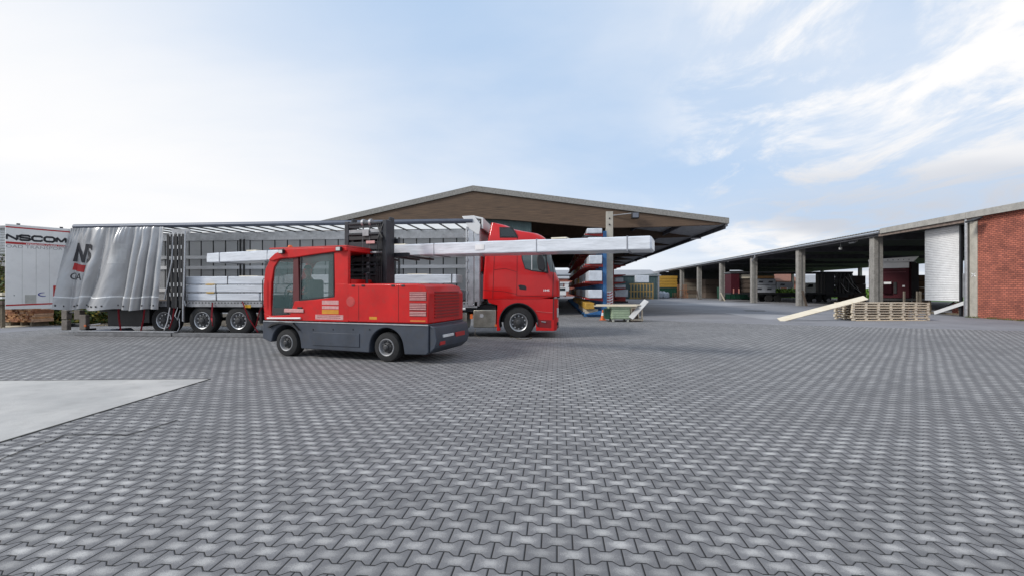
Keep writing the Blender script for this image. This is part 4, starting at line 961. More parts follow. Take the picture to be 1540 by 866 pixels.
GLY = {'N': [[(0, 0), (0, 1)], [(0, 1), (1, 0)], [(1, 0), (1, 1)]],
 'M': [[(0, 0), (0.05, 1)], [(.05, 1), (.5, .1)], [(.5, .1), (.95, 1)], [(.95, 1), (1, 0)]],
 'O': [[(.18, 0), (.82, 0), (1, .22), (1, .78), (.82, 1), (.18, 1), (0, .78), (0, .22), (.18, 0)]],
 'C': [[(1, .82), (.84, 1), (.18, 1), (0, .78), (0, .22), (.18, 0), (.84, 0), (1, .18)]],
 'S': [[(1, .84), (.85, 1), (.14, 1), (0, .86), (0, .66), (.14, .54), (.86, .46), (1, .34), (1, .14), (.86, 0), (.14, 0), (0, .16)]]}
def block_text(nm, s_, m, par, fn, stroke=.30, gap=.38, asp=1.75):
    n = len(s_); tot = n * asp + (n - 1) * gap + stroke; b = MB()
    for i, ch_ in enumerate(s_):
        ox = i * (asp + gap) + stroke / 2
        for pl_ in GLY[ch_]:
            pts_ = [Vector((ox + p[0] * (asp - stroke * .0) , stroke / 2 + p[1] * (1 - stroke))) for p in pl_]
            for k in range(len(pts_) - 1):
                p, q = pts_[k], pts_[k + 1]; dd = (q - p).normalized(); nn = Vector((-dd.y, dd.x)) * stroke / 2; ex = dd * (stroke * .22 if len(pts_) > 2 else stroke * .0)
                horiz = abs(dd.x); wk = stroke / 2 * (1.0 + .5 * (1 - horiz)); nn = Vector((-dd.y, dd.x)) * wk
                b.face([fn(min(tot, max(0, v.x)) / tot, min(1, max(0, v.y))) for v in (p - ex - nn, q + ex - nn, q + ex + nn, p - ex + nn)])
    return b.build(nm, m, par, recalc=False)
def dblock(nm, s_, m, P, off, **k):
    q = [FD.uz(*p) for p in P]
    def fn(u, v):
        bu = q[0][0] + (q[1][0] - q[0][0]) * u; bz = q[0][1] + (q[1][1] - q[0][1]) * u; tu = q[3][0] + (q[2][0] - q[3][0]) * u; tzz = q[3][1] + (q[2][1] - q[3][1]) * u
        return dpt(bu + (tu - bu) * v, bz + (tzz - bz) * v, off)
    return block_text(nm, s_, m, door, fn, **k)
dblock('lettering', 'NSCOM', INK, [(8.4, 361.5), (100.5, 367), (100.5, 357.6), (8.4, 351.2)], .004)
dtext('lettering', 'OAD TRANSPORT', INKG, [(9, 372.6), (100, 377), (100, 373.0), (9, 367.8)], .004, 0)
dtext('small_lettering', 'transcom-russia.com', WLET, [(39, 368.9), (99, 372.4), (99, 369.5), (39, 365.6)], .008, .01)
for pxl in (33, 54, 74):
    u, _ = FD.uz(pxl, 400); dbox(u, u + .012, zb_ + .12, zt_ - .35, 0, .003, 'panel_seam', mat('seam_grey', (.55, .55, .54), .5), door)
for pxl in (25, 90):
    u, z = FD.uz(pxl, 341); dbox(u, u + .09, zt_ + .0, zt_ + .05, -.04, -.01, 'roof_hook', DARK, door)
u0, z0 = FD.uz(37.5, 456); u1, z1 = FD.uz(54.5, 443); dbox(u0, u1, z0, z1, 0, .004, 'sticker', mat('grey_sticker', (.45, .45, .42), .6), door)
u0, z0 = FD.uz(80, 457); u1, z1 = FD.uz(94, 429.5); dbox(u0, u1, z0, z1, 0, .006, 'reflector_border', REDM, door); dbox(u0 + .06, u1 + .004, z0 + .06, z1 - .06, .006, .010, 'reflector_plate', YELLOW, door)
u0, z0 = FD.uz(64.5, 442.5)
b = MB()
for i in range(14):
    a0 = R(70 + 240 * i / 14); a1 = R(70 + 240 * (i + 1) / 14); w_ = .018 + .02 * math.sin(math.pi * (i + .5) / 14)
    b.face([dpt(u0 + .13 * math.cos(a0), z0 + .075 * math.sin(a0), .004), dpt(u0 + .13 * math.cos(a1), z0 + .075 * math.sin(a1), .004), dpt(u0 + (.13 - w_) * math.cos(a1), z0 + (.075 - w_) * math.sin(a1), .004), dpt(u0 + (.13 - w_) * math.cos(a0), z0 + (.075 - w_) * math.sin(a0), .004)])
b.build('crescent_mark', BLUEM, door, recalc=False)
u0, z0 = FD.uz(20.5, 444); dbox(u0, u0 + .025, z0 - .012, z0 + .012, 0, .01, 'lock_knob', BLACK, door)

# ================================================================== bundles on the trailer
def bundle(label, x0, x1, y0, y1, z0, z1, straps, group='white wrapped bundles on the trailer', m=FOIL, name='wrapped_bundle', tilt=0, end_bulge=.0):
    t = thing(name, label, 'timber bundle', ((x0 + x1) / 2, (y0 + y1) / 2, z0), 0, group)
    b = MB(); n = max(4, int((x1 - x0) / .35)); rings = []
    rr = random.Random(int(x0 * 10) + int(z0 * 100))
    hy, hz_ = (y1 - y0) / 2, (z1 - z0) / 2; cy, cz = (y0 + y1) / 2, (z0 + z1) / 2
    for i in range(-1, n + 2):
        ic = min(max(i, 0), n); x = x0 + (x1 - x0) * ic / n; k = 1.0
        if i < 0: x = x0 - .035; k = .86
        if i > n: x = x1 + .035; k = .86
        c = .018; ring = []
        for (sy, sz) in ((-1, -1), (1, -1), (1, 1), (-1, 1)):
            for e in (0, 1):
                j = rr.uniform(-.008, .008)
                if (sy * sz > 0) ^ (e == 1): ring.append((x, cy + sy * (hy * k) + j, cz + sz * (hz_ * k - c)))
                else: ring.append((x, cy + sy * (hy * k - c), cz + sz * hz_ * k + j * .5))
        rings.append(ring)
    b.loft(rings); b.build('wrapping', m, t, smooth=24)
    for x in straps:
        b = MB(); c = .008
        b.prism([(y0 - c, z0 + .0), (y1 + c, z0 + .0), (y1 + c, z1 + c), (y0 - c, z1 + c)], x, x + .028, 'x'); b.build('strap', STRAP, t)
    return t
za, zb1, zc1, zd1 = DZ + .02, DZ + .31, DZ + .60, DZ + .89
X = lambda p: tx(p, 440)
bundle('bottom white bundle resting on the trailer deck by the rear axles', X(256), X(386), YT + .12, YT + 1.25, za, zb1 - .02, [X(321)])
bundle('bottom white bundle on the trailer deck ending near the fuel tank', X(389), X(670), YT + .12, YT + 1.25, za, zb1 - .02, [X(450), X(653)])
bundle('middle row white bundle, left one, above the trailer rear axles', X(256), X(411), YT + .10, YT + 1.25, zb1 + .01, zc1 - .02, [X(321), X(405)])
bundle('middle row white bundle on the trailer, right one ending past the forklift', X(414), X(666), YT + .10, YT + 1.25, zb1 + .01, zc1 - .02, [X(470), X(651)])
bundle('topmost white bundle on the trailer, left one beside the black straps', X(256), X(421), YT + .16, YT + 1.2, zc1 + .01, zd1, [X(337), X(414)])
bundle('topmost white bundle on the trailer, right one reaching furthest towards the cab', X(424), X(684), YT + .16, YT + 1.2, zc1 + .03, zd1 + .05, [X(590), X(677)])
bundle('short white bundle with plain end inside the trailer front corner', X(676), X(700), YT + 1.3, YT + 2.3, za, zb1 + .1, [], m=mat('pale_grey_film', (.40, .42, .45), .5))
for i, (p, z) in enumerate(((314, zb1 - .012), (313, zc1 - .012), (636, zc1 - .005), (625, zd1 + .055), (368, zd1 + .005))):
    b = MB(); b.box((X(p) - (.18 if i < 3 else .35), YT + .09 + .1 * (i > 2), z - .006), (X(p) + (.12 if i < 3 else .35), YT + .9, z + .02)); 
    o = b.build('spacer_batten', YELLOW if i < 2 else PLANK)
    tag(o, ['yellow spacer batten between the two lowest white bundle rows', 'yellow spacer batten below the topmost left white bundle', 'wooden spacer under the topmost right white bundle', 'wooden batten lying on the topmost right white bundle', 'wooden batten lying on the topmost left white bundle'][i], 'batten')
# metal boards on the ground
WALU = mat('weathered_aluminium', (.19, .19, .195), .6, .2, .2, 4, grime=.35)
def gbeam(label, a, c, v, z0, z1, wd, m=WALU, name='dropside_board'):
    x0 = FT.uz(a, 505, v)[0]; x1 = FT.uz(c, 505, v)[0]; b = MB(); y = YT + v
    b.prism([(y, z0), (y + wd, z0), (y + wd, z1), (y + wd * .6, z1 - .02), (y + wd * .4, z1 - .02), (y, z1)], x0, x1, 'x'); o = b.build(name, m, bevel=.006); return tag(o, label, 'board', 'aluminium boards lying beside the trailer')
gbeam('grey aluminium board lying on the paving below the bunched curtain', 112, 257, -.75, .012, .13, .30)
gbeam('grey aluminium board on the paving running from the hooks behind the forklift', 259, 560, -.75, .012, .13, .30)
gbeam('grey aluminium board end sticking out on the paving right of the forklift', 570, 697, -.72, .012, .13, .30)
gbeam('upper grey board lying on the paving boards under the curtain', 118, 262, -.66, .134, .18, .16, ALUD)
b = MB(); q0 = at_g(148, 498); q1 = at_g(212, 497.5); b.prism([(q0[0], .02), (q1[0], .02), (q1[0] - .2, .16), (q0[0] + .3, .10)], YT + .15, YT + 1.0); tag(b.build('folded_tarpaulin', mat('blue_grey_sheet', (.16, .19, .26), .6)), 'folded blue grey tarpaulin on the ground under the trailer rear', 'tarpaulin')
b = MB(); q0 = at_g(135, 499); b.prism([(q0[0], .02), (q0[0] + .45, .02), (q0[0] + .42, .18), (q0[0] + .2, .1)], YT + .1, YT + .5); tag(b.build('rubber_wedge', BLACK), 'small black wedge on the ground behind the grey boards', 'wedge')
# ================================================================== side loading forklift
FA = R(-13.0)
g1 = at_g(429, 536)
FK = Frame(g1, FA)
fk = thing('side_loader_forklift', 'red and slate side loading forklift crossing the paved yard with a long bundle', 'forklift', (g1[0], g1[1], 0), FA)
def fu(px, py, v=0): return FK.uz(px, py, v)[0]
def fz(px, py, v=0): return FK.uz(px, py, v)[1]
def fp(pts, v=0): return FK.poly(pts, v)
def L(b, nm, m, par=None, **k): return b.build(nm, m, par or fk, local=True, **k)
W1, W2 = 0.0, fu(580, 520)
WF = .335
DW = 1.85
ub = fu(643.5, 500)
def arcp2(cx, r, a0, a1, n=18): return [(cx + r * math.cos(R(a0 + (a1 - a0) * k / n)), WF + r * math.sin(R(a0 + (a1 - a0) * k / n))) for k in range(n + 1)]
ztop_c = fz(520, 484); zb_c = .205
u_l = fu(394, 490)
ch = [(u_l, ztop_c - .02), (u_l - .0, .42), (W1 - .47, .34)] + arcp2(W1, .44, 175, 8) + [(W1 + .46, .22), (W2 - .45, .20)] + arcp2(W2, .44, 172, 8) + [(W2 + .47, .20), (ub - .06, .21), (ub, .26), (ub, ztop_c)]
b = MB(); b.prism(ch, .02, DW); L(b, 'chassis', SLATE, bevel=.018)
b = MB(); b.box((u_l + .12, .55, .28), (ub - .15, DW - .5, ztop_c - .05)); L(b, 'arch_dark_block', BLACK)  # black block added so the wheel arches look dark inside
b = MB(); q = [(W1 - .50, WF + .38), (W1 - .40, WF + .46), (W1 - .15, WF + .52), (W1 + .25, WF + .50), (W1 + .45, WF + .33), (W1 + .43, WF + .32), (W1 + .24, WF + .46), (W1 - .15, WF + .475), (W1 - .38, WF + .42), (W1 - .48, WF + .36)]; b.prism(q, -.05, .06); L(b, 'mudguard', BLACK)
b = MB(); b.box((u_l + .04, .0, ztop_c - .035), (ub, .019, ztop_c - .012)); L(b, 'trim_strip', ALU)
# red body: engine side
yb = fz(580, 426.5)
ue = fu(523, 440)
hood = [(ue - .1, ztop_c + .004), (ub, ztop_c + .004), (ub, fz(643, 441)), (ub - .10, fz(632, 430)), (ub - .30, yb), (ue - .1, yb)]
b = MB(); b.prism(hood, .03, DW - .02); L(b, 'engine_cover', RED2, bevel=.03)
b = MB()
for uq in (fu(538, 440) , fu(598, 440)): b.box((uq, .0265, ztop_c + .05), (uq + .008, .031, yb - .05))
L(b, 'panel_gap_or_highlight', mat('panel_gap_dark', (.09, .004, .006), .7))
b = MB(); b.lathe([(.024, .115), (.031, .12)], (fu(526, 453), 0, fz(526, 453)), 28); b.lathe([(.020, .09), (.03, .095)], (fu(526, 453), 0, fz(526, 453)), 28); L(b, 'round_cap', mat('cap_pink', (.52, .06, .055), .5))
# louvre panels: pale slatted vents
for (c, d__) in ((438.5, 451.5), (455.5, 466), (468, 475)):
    z1, z0 = fz(628, c), fz(628, d__); u0, u1 = fu(615.5, 450), fu(640, 450); n = max(3, int((z1 - z0) / .035))
    b = MB()
    for i in range(n):
        z = z0 + (z1 - z0) * (i + .5) / n; b.box((u0, .012, z - .010), (u1, .032, z + .010))
    L(b, 'vent_grille', STICK)
    b = MB(); b.box((u0 - .01, .0245, z0 - .008), (u1 + .01, .0285, z1 + .008)); L(b, 'vent_shade_sheet', mat('vent_shadow', (.22, .03, .03), .6))  # dark red sheet, shade behind the slats put into its colour
b = MB(); b.box((fu(616, 482), .022, fz(628, 483.5)), (fu(639, 482), .029, fz(628, 481))); L(b, 'orange_strip', mat('orange_strip', (.6, .17, .03), .5))
# cab side panel
cb = fp([(398, 482), (397, 470), (406, 474.5), (436, 473), (443, 452.5), (470, 450.5), (503, 446.5), (503.5, 427), (524, 426.5), (524, 484)], .03)
cb = [(u, max(z, ztop_c + .004) if i in (0, len(cb) - 1) else z) for i, (u, z) in enumerate(cb)]
b = MB(); b.prism(cb, .028, .10); L(b, 'cab_side_panel', RED2, bevel=.012)
CD = 1.35
fp_ = [(398, 474), (396, 460), (396, 430), (399, 405), (405, 392), (414, 383), (430, 376.5), (433, 379), (441, 387.5), (428, 388), (419, 391), (412, 402), (408, 425), (407, 455), (408, 475)]
for v0 in (.03, CD - .08):
    b = MB(); b.prism(fp(fp_, .03), v0, v0 + .08); L(b, 'front_pillar', RED2, bevel=.012)
for v0 in (.035, CD - .07):
    b = MB(); b.prism(fp([(441, 384), (448, 383), (449.5, 455), (440, 457)], .03), v0, v0 + .06); L(b, 'middle_pillar', mat('dark_maroon_frame', (.10, .015, .018), .5))
rf = [(405, 391), (415, 381.5), (431, 374.5), (470, 372.6), (523, 371.6), (523.5, 378), (502, 379.5), (470, 384), (441, 388.5), (424, 389), (412, 393)]
b = MB(); b.prism(fp(rf, .03), -.01, CD + .02); L(b, 'cab_roof', RED2, bevel=.02)
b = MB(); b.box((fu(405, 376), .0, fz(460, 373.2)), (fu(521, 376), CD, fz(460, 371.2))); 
L(b, 'roof_highlight_sheet', mat('roof_highlight_red', (.55, .05, .045), .3))  # paler red sheet over the roof, highlight put into its colour
b = MB(); b.prism(fp([(502.5, 377), (523.5, 377), (523.5, 428), (503.5, 448)], .03), .03, .12); L(b, 'rear_pillar', RED2, bevel=.01)
b = MB(); b.prism(fp([(502.5, 377), (523.5, 377), (523.5, 428), (503.5, 448)], .03), CD - .1, CD); b.box((fu(514, 400), .121, ztop_c + .2), (fu(523, 400), CD - .101, fz(520, 420))); L(b, 'rear_pillar', RED2)
sw = [(452, 384), (470, 383.5), (502, 378.5), (502.5, 446.5), (470, 450), (451, 452)]
for v0 in (.045, CD - .04):
    b = MB(); b.prism(fp(sw, .03), v0, v0 + .012); L(b, 'side_window', CGLASS)
b = MB(); q = fp(sw, .03); q2 = fp([(453.5, 386.5), (470, 385.5), (500.5, 381), (501, 444.5), (470, 448), (452.6, 450)], .03); 
for i in range(6):
    a0, a1, c1_, c0_ = q[i], q[(i + 1) % 6], q2[(i + 1) % 6], q2[i]; b.prism([a0, a1, c1_, c0_], .026, .044)
L(b, 'window_seal', BLACK)
b = MB(); b.prism(fp([(412, 402), (419, 391), (440, 389), (440, 472), (408, 474)], .03), .05, .06); L(b, 'door_glass', glass('door_glass', (.08, .15, .15), .28))
b = MB(); u, z = FK.uz(398, 430, .1); b.box((u - .03, .12, ztop_c + .35), (u, CD - .1, fz(398, 392))); L(b, 'front_screen', CGLASS)
b = MB(); b.box((u_l + .1, .10, ztop_c + .004), (ue - .1, CD, ztop_c + .05)); L(b, 'cab_floor', BLACK)
b = MB(); zz_ = fz(400, 470); b.box((u_l + .06, .11, ztop_c + .06), (u_l + .14, CD - .1, zz_ + .1)); L(b, 'front_panel', RED2)
b = MB(); b.tube([(fu(402, 478), .0, fz(402, 478)), (fu(452, 478), .0, fz(452, 478))], .022, 8); L(b, 'step_bar', WHITE)
b = MB(); b.box((fu(427, 466), -.0, fz(440, 469.5)), (fu(456, 466), .027, fz(440, 464))); L(b, 'grab_plate', STICK, bevel=.01)
# seat, console, steering wheel
us = fu(463, 440, .6)
b = MB(); b.box((us - .28, .40, ztop_c + .28), (us + .22, .92, ztop_c + .42)); b.box((us + .12, .42, ztop_c + .42), (us + .26, .90, ztop_c + 1.0)); sea = L(b, 'seat', SEATM, bevel=.05)
b = MB(); b.box((us - .2, .50, ztop_c + .05), (us + .1, .82, ztop_c + .28)); L(b, 'seat_base', BLACK)
b = MB(); b.box((us - .98, .35, ztop_c + .05), (us - .84, 1.0, ztop_c + .62)); L(b, 'console', BLACK, bevel=.03)
b = MB(); c = Vector((us - .62, .66, ztop_c + .72)); b.tube([c + Vector((.06 * math.cos(a) * 1.0, .17 * math.sin(a), .16 * math.cos(a))) for a in [2 * math.pi * k / 24 for k in range(25)]], .014, 6); b.tube([(us - .86, .66, ztop_c + .5), tuple(c)], .02, 6); L(b, 'steering_wheel', BLACK)
# stickers with small print rows
u0, u1 = fu(483, 457), fu(508, 457)
for (c, d__, m_, k) in ((451.5, 457.8, STICK, 0), (459.8, 464.4, STICK, 0), (465.5, 471.8, mat('amber_sticker', (.62, .27, .02), .5), 0), (473, 480.2, STICK, 1)):
    a0, a1 = (u0, u1) if not k else (fu(473, 476), fu(515, 476))
    b = MB(); b.box((a0, .0262, fz(495, d__)), (a1, .0279, fz(495, c))); L(b, 'sticker', m_)
b = MB()
for zq in (474.6, 477.4): b.box((fu(476, 476), .0254, fz(495, zq + .35)), (fu(511, 476), .0261, fz(495, zq - .35)))
L(b, 'sticker_stripe', mat('dark_red', (.20, .008, .01), .5))
# beacon & mirror
b = MB(); q = FK.uz(432, 374, .5); b.lathe([(fz(432, 373), .06), (fz(432, 373) + .1, .06), (fz(432, 373) + .13, .04)], (q[0], .6, 0), 16, 'z'); L(b, 'beacon', ORANGE)
# end face: tail bumper
b = MB(); b.prism([(.0, ztop_c - .03), (.13, ztop_c - .06), (.19, .52), (.14, .36), (.0, .24)], .06, DW - .06)
bm_ = b.bm
for v in bm_.verts: v.co.x += ub
L(b, 'rear_bumper', SLATE, bevel=.02)
b = MB(); b.cbox((ub + .185, .62, .60), (.03, .52, .055), Matrix.Rotation(R(8), 3, 'Y')); L(b, 'light_strip', WLET)
b = MB(); b.cbox((ub + .180, 1.25, .58), (.03, .5, .10)); b.cbox((ub + .165, .35, .45), (.03, .25, .08)); L(b, 'tail_light', REDM)
b = MB(); 
for i in range(9): b.box((ub + .001, .3, ztop_c + .12 + .07 * i), (ub + .02, DW - .3, ztop_c + .15 + .07 * i))
L(b, 'radiator_grille', mat('grille_dark_red', (.26, .008, .008), .5))
# mast
um0, um1 = fu(520, 400, .95), fu(583, 400, .95); zt_m = fz(550, 333, .95)
for i, (ua, ub_) in enumerate(((um0, um0 + .12), (um1 - .12, um1))):
    b = MB(); b.box((ua, .90, .8), (ub_, 1.12, zt_m)); b.box((ua + .03, 1.125, .8), (ub_ - .03, 1.30, zt_m + .10)); L(b, 'mast_rail', DARK, bevel=.01)
for ua in (um0 + .14, um1 - .23):
    b = MB(); b.box((ua, .96, .8), (ua + .09, 1.10, zt_m - .12)); L(b, 'inner_mast_rail', BLACK, bevel=.008)
uc = (um0 + um1) / 2
for z, h_, m_ in ((zt_m - .10, .14, DARK), (zt_m - .42, .10, BLACK), (2.72, .20, DARK), (2.38, .12, BLACK), (2.12, .10, DARK), (1.88, .14, BLACK), (zt_m - .26, .09, ALUD)):
    b = MB(); b.box((um0 + .02, .915, z - h_ / 2), (um1 - .02, .955, z + h_ / 2)); L(b, 'mast_crossbar', m_, bevel=.006)
b = MB(); b.box((um0 + .05, 1.135, .9), (um1 - .05, 1.16, zt_m - .22)); L(b, 'mast_darkening_plate', BLACK)  # plate added behind the mast to darken the gaps between its rails
for z, h_ in ((3.28, .05), (3.02, .06), (2.55, .05), (2.25, .05), (2.0, .06), (1.76, .04)):
    b = MB(); b.box((um0 + .13, .88, z - h_ / 2), (um1 - .13, .912, z + h_ / 2)); L(b, 'cross_tube', DARK if z != 2.55 else ALUD, bevel=.01)
for k, ua in enumerate((uc - .16, uc + .02, uc + .20)):
    b = MB(); b.tube([(ua, 1.02, .9), (ua, 1.02, zt_m - .22 - .1 * k)], .045 if k != 1 else .06, 12); L(b, 'lift_cylinder', ALUD if k == 1 else DARK)
b = MB()
for ua in (uc - .08, uc + .12): b.beam((ua, .93, .9), (ua, .93, zt_m - .1), .035, .02)
L(b, 'lift_chain', mat('chain_steel', (.12, .12, .13), .4, .7, .3, 60))
b = MB()
for k in range(4): b.tube([(um1 - .3 + .05 * k, .90, 1.2), (um1 - .26 + .05 * k, .84, 2.2), (um1 - .2 + .04 * k, .84, 2.9), (um1 - .1 - .06 * k, .9, zt_m - .1)], .014, 6)
L(b, 'hydraulic_hose', BLACK)
b = MB(); b.lathe([(-.03, .09), (.03, .09)], (uc - .08, .95, zt_m - .04), 18, 'x'); b.lathe([(-.03, .09), (.03, .09)], (uc + .14, .95, zt_m - .04), 18, 'x'); L(b, 'chain_pulley', ALUD)
b = MB(); b.box((uc - .06, .87, zt_m - .38), (uc + .12, .879, zt_m - .22)); L(b, 'mast_plate', ALUD)
b = MB(); b.box((uc + .05, .87, 2.77), (uc + .30, .884, 2.84)); L(b, 'mast_sticker', STICK)
# carriage + forks + spreader
zf = 2.50
b = MB(); b.box((um0 - .15, 1.33, zf - .05), (um1 + .35, 1.42, zf + .06)); b.box((um0 - .05, 1.33, zf + .30), (um1 + .05, 1.42, zf + .42)); L(b, 'fork_carriage', DARK, bevel=.01)
for uk in (um0 - .1, um0 + .3, um1 - .25, um1 + .2):
    b = MB(); b.box((uk, 1.425, zf - .05), (uk + .13, 1.49, zf + .01)); b.box((uk, 1.49, zf - .05), (uk + .13, 2.75, zf - .005)); L(b, 'fork', BLACK, bevel=.006)
# wheels
wf = wheel('wheel', fk, Vector((W1, .19, WF)), r=WF, wd=.34, rimr=.19, m_rim=mat('painted_rim', (.30, .30, .31), .5, .2, .1, 6, grime=.3), hole=6)
for (uu, vv, fl) in ((W2, .19, False), (W1, DW - .19, True), (W2, DW - .19, True)):
    parttree(wf, fk, Vector((uu, vv, WF)), fl)

# small fittings that make it a working machine
for (pq, cq) in ((426, 379), (512, 375)):
    u, z = FK.uz(pq, cq, .0); b = MB(); b.box((u - .07, -.09, z - .05), (u + .07, -.015, z + .05)); L(b, 'work_lamp', BLACK, bevel=.01); b = MB(); b.box((u - .055, -.094, z - .037), (u + .055, -.091, z + .037)); L(b, 'lamp_lens', LAMPG)
b = MB(); u, z = FK.uz(447, 462); b.box((u - .01, .005, z - .03), (u + .13, .026, z + .01)); L(b, 'door_handle', BLACK, bevel=.006)
b = MB(); u, z = FK.uz(399, 440); b.tube([(u - .02, -.02, z - .35), (u - .03, -.05, z - .3), (u - .03, -.05, z + .3), (u - .02, -.02, z + .35)], .014, 8); L(b, 'grab_rail', BLACK)
for pq in (530, 545, 590, 605):
    u, z = FK.uz(pq, 429.5); b = MB(); b.box((u - .04, .018, z - .02), (u + .04, .029, z + .02)); L(b, 'hinge', DARK)
for pq in (470, 500, 530, 555):
    u, z = FK.uz(pq, 495); b = MB(); b.lathe([(.010, .016), (.0195, .02)], (u, 0, z), 8); L(b, 'bolt', DARK)
b = MB(); b.box((fu(470, 512), .004, fz(500, 520)), (fu(540, 512), .0195, fz(500, 500))); L(b, 'battery_hatch', SLATE, bevel=.008)
b = MB(); u, z = FK.uz(560, 478); b.box((u - .10, .0262, z - .03), (u + .10, .029, z + .03)); L(b, 'warning_label', mat('amber_sticker', (.62, .27, .02), .5))
b = MB(); b.tube([(ue + .12, .55, yb), (ue + .12, .55, yb + .20), (ue + .10, .50, yb + .26)], .035, 10); L(b, 'exhaust_pipe', DARK)

# driver seated behind the tinted cab glass
def person(label, at, rz, cloth, trousers):
    t = thing('person', label, 'person', at, rz)
    def skin(name, jts, edges, m, root=0, sub=2):
        me = bpy.data.meshes.new(name); me.from_pydata([j[:3] for j in jts], edges, []); o = bpy.data.objects.new(name, me); COL.objects.link(o); o.parent = t
        o.modifiers.new('skin', 'SKIN'); md = o.modifiers.new('sub', 'SUBSURF'); md.levels = md.render_levels = sub
        for i, j in enumerate(jts):
            r = j[3]; r = r if isinstance(r, tuple) else (r, r); me.skin_vertices[0].data[i].radius = r
        me.skin_vertices[0].data[root].use_root = True; me.materials.append(m)
        for p in me.polygons: p.use_smooth = True
        return o
    SK = mat('skin', (.50, .28, .20), .55, 0, .05, 5)
    # sits at local origin = seat surface, faces -x
    body = [(0, 0, .10, (.15, .13)), (0, 0, .28, (.14, .12)), (-.02, 0, .45, (.16, .12)), (-.03, 0, .56, (.10, .09)), (-.05, 0, .66, (.05, .05)), (-.08, 0, .76, (.085, .075)), (-.085, 0, .86, (.085, .075)),
            (-.03, .19, .52, .06), (-.16, .24, .30, .048), (-.42, .16, .27, .035), (-.52, .12, .30, .03),
            (-.03, -.19, .52, .06), (-.16, -.24, .30, .048), (-.42, -.16, .27, .035), (-.52, -.12, .30, .03),
            (-.05, .10, .08, .09), (-.46, .12, .11, .065), (-.48, .12, -.28, .045), (-.60, .12, -.32, .035),
            (-.05, -.10, .08, .09), (-.46, -.12, .11, .065), (-.48, -.12, -.28, .045), (-.60, -.12, -.32, .035)]
    ed = [(0, 1), (1, 2), (2, 3), (3, 4), (4, 5), (5, 6), (3, 7), (7, 8), (8, 9), (9, 10), (3, 11), (11, 12), (12, 13), (13, 14), (0, 15), (15, 16), (16, 17), (17, 18), (0, 19), (19, 20), (20, 21), (21, 22)]
    skin('body', body, ed, SK)
    jk = [(0, 0, .08, (.165, .145)), (0, 0, .28, (.155, .135)), (-.02, 0, .45, (.175, .135)), (-.03, 0, .56, (.105, .10)), (-.03, .19, .52, .072), (-.16, .24, .30, .06), (-.38, .175, .27, .045), (-.03, -.19, .52, .072), (-.16, -.24, .30, .06), (-.38, -.175, .27, .045)]
    skin('jacket', jk, [(0, 1), (1, 2), (2, 3), (3, 4), (4, 5), (5, 6), (3, 7), (7, 8), (8, 9)], cloth)
    tr_ = [(0, 0, .09, (.16, .14)), (-.05, .10, .08, .105), (-.46, .12, .11, .078), (-.48, .12, -.25, .06), (-.05, -.10, .08, .105), (-.46, -.12, .11, .078), (-.48, -.12, -.25, .06)]
    skin('trousers', tr_, [(0, 1), (1, 2), (2, 3), (0, 4), (4, 5), (5, 6)], trousers)
    skin('shoes', [(-.48, .12, -.29, .05), (-.62, .12, -.33, .04)], [(0, 1)], BLACK); skin('shoes', [(-.48, -.12, -.29, .05), (-.62, -.12, -.33, .04)], [(0, 1)], BLACK)
    b = MB(); b.grid(lambda u, v: (-.075 + .10 * math.cos(2 * math.pi * u) * math.cos(v * 1.45) , .092 * math.sin(2 * math.pi * u) * math.cos(v * 1.45), .855 + .105 * math.sin(v * 1.5)), 20, 8); b.build('hair', mat('dark_hair', (.03, .02, .015), .8), t, local=True, smooth=180)
    b = MB(); b.prism([(-.17, .80), (-.19, .775), (-.165, .77)], -.012, .012); b.build('nose', SK, t, local=True)
    for s_ in (-1, 1):
        b = MB(); b.lathe([(-.006, .008), (.006, .008)], (-.158, .03 * s_, .815), 8, 'x'); b.build('eye', BLACK, t, local=True)
        hnd = Vector((-.53, .12 * s_, .30))
        for k in range(4):
            b = MB(); o_ = Vector((0, (k - 1.5) * .019, 0)); b.tube([hnd + o_, hnd + o_ + Vector((-.05, 0, .015)), hnd + o_ + Vector((-.07, 0, -.015)), hnd + o_ + Vector((-.05, 0, -.035))], .009, 7); b.build('finger', SK, t, local=True)
        b = MB(); b.tube([hnd + Vector((.02, -.03 * s_, 0)), hnd + Vector((-.02, -.05 * s_, 0)), hnd + Vector((-.045, -.045 * s_, -.01))], .010, 7); b.build('thumb', SK, t, local=True)
    return t
M_ = Matrix.Translation((g1[0], g1[1], 0)) @ Matrix.Rotation(FA, 4, 'Z')
sp_ = M_ @ Vector((us + .02, .66, ztop_c + .42))
person('driver in dark jacket seated inside the red forklift cab holding the steering wheel', tuple(sp_), FA, mat('dark_teal_jacket', (.02, .035, .04), .8), mat('dark_trousers', (.02, .022, .028), .85))

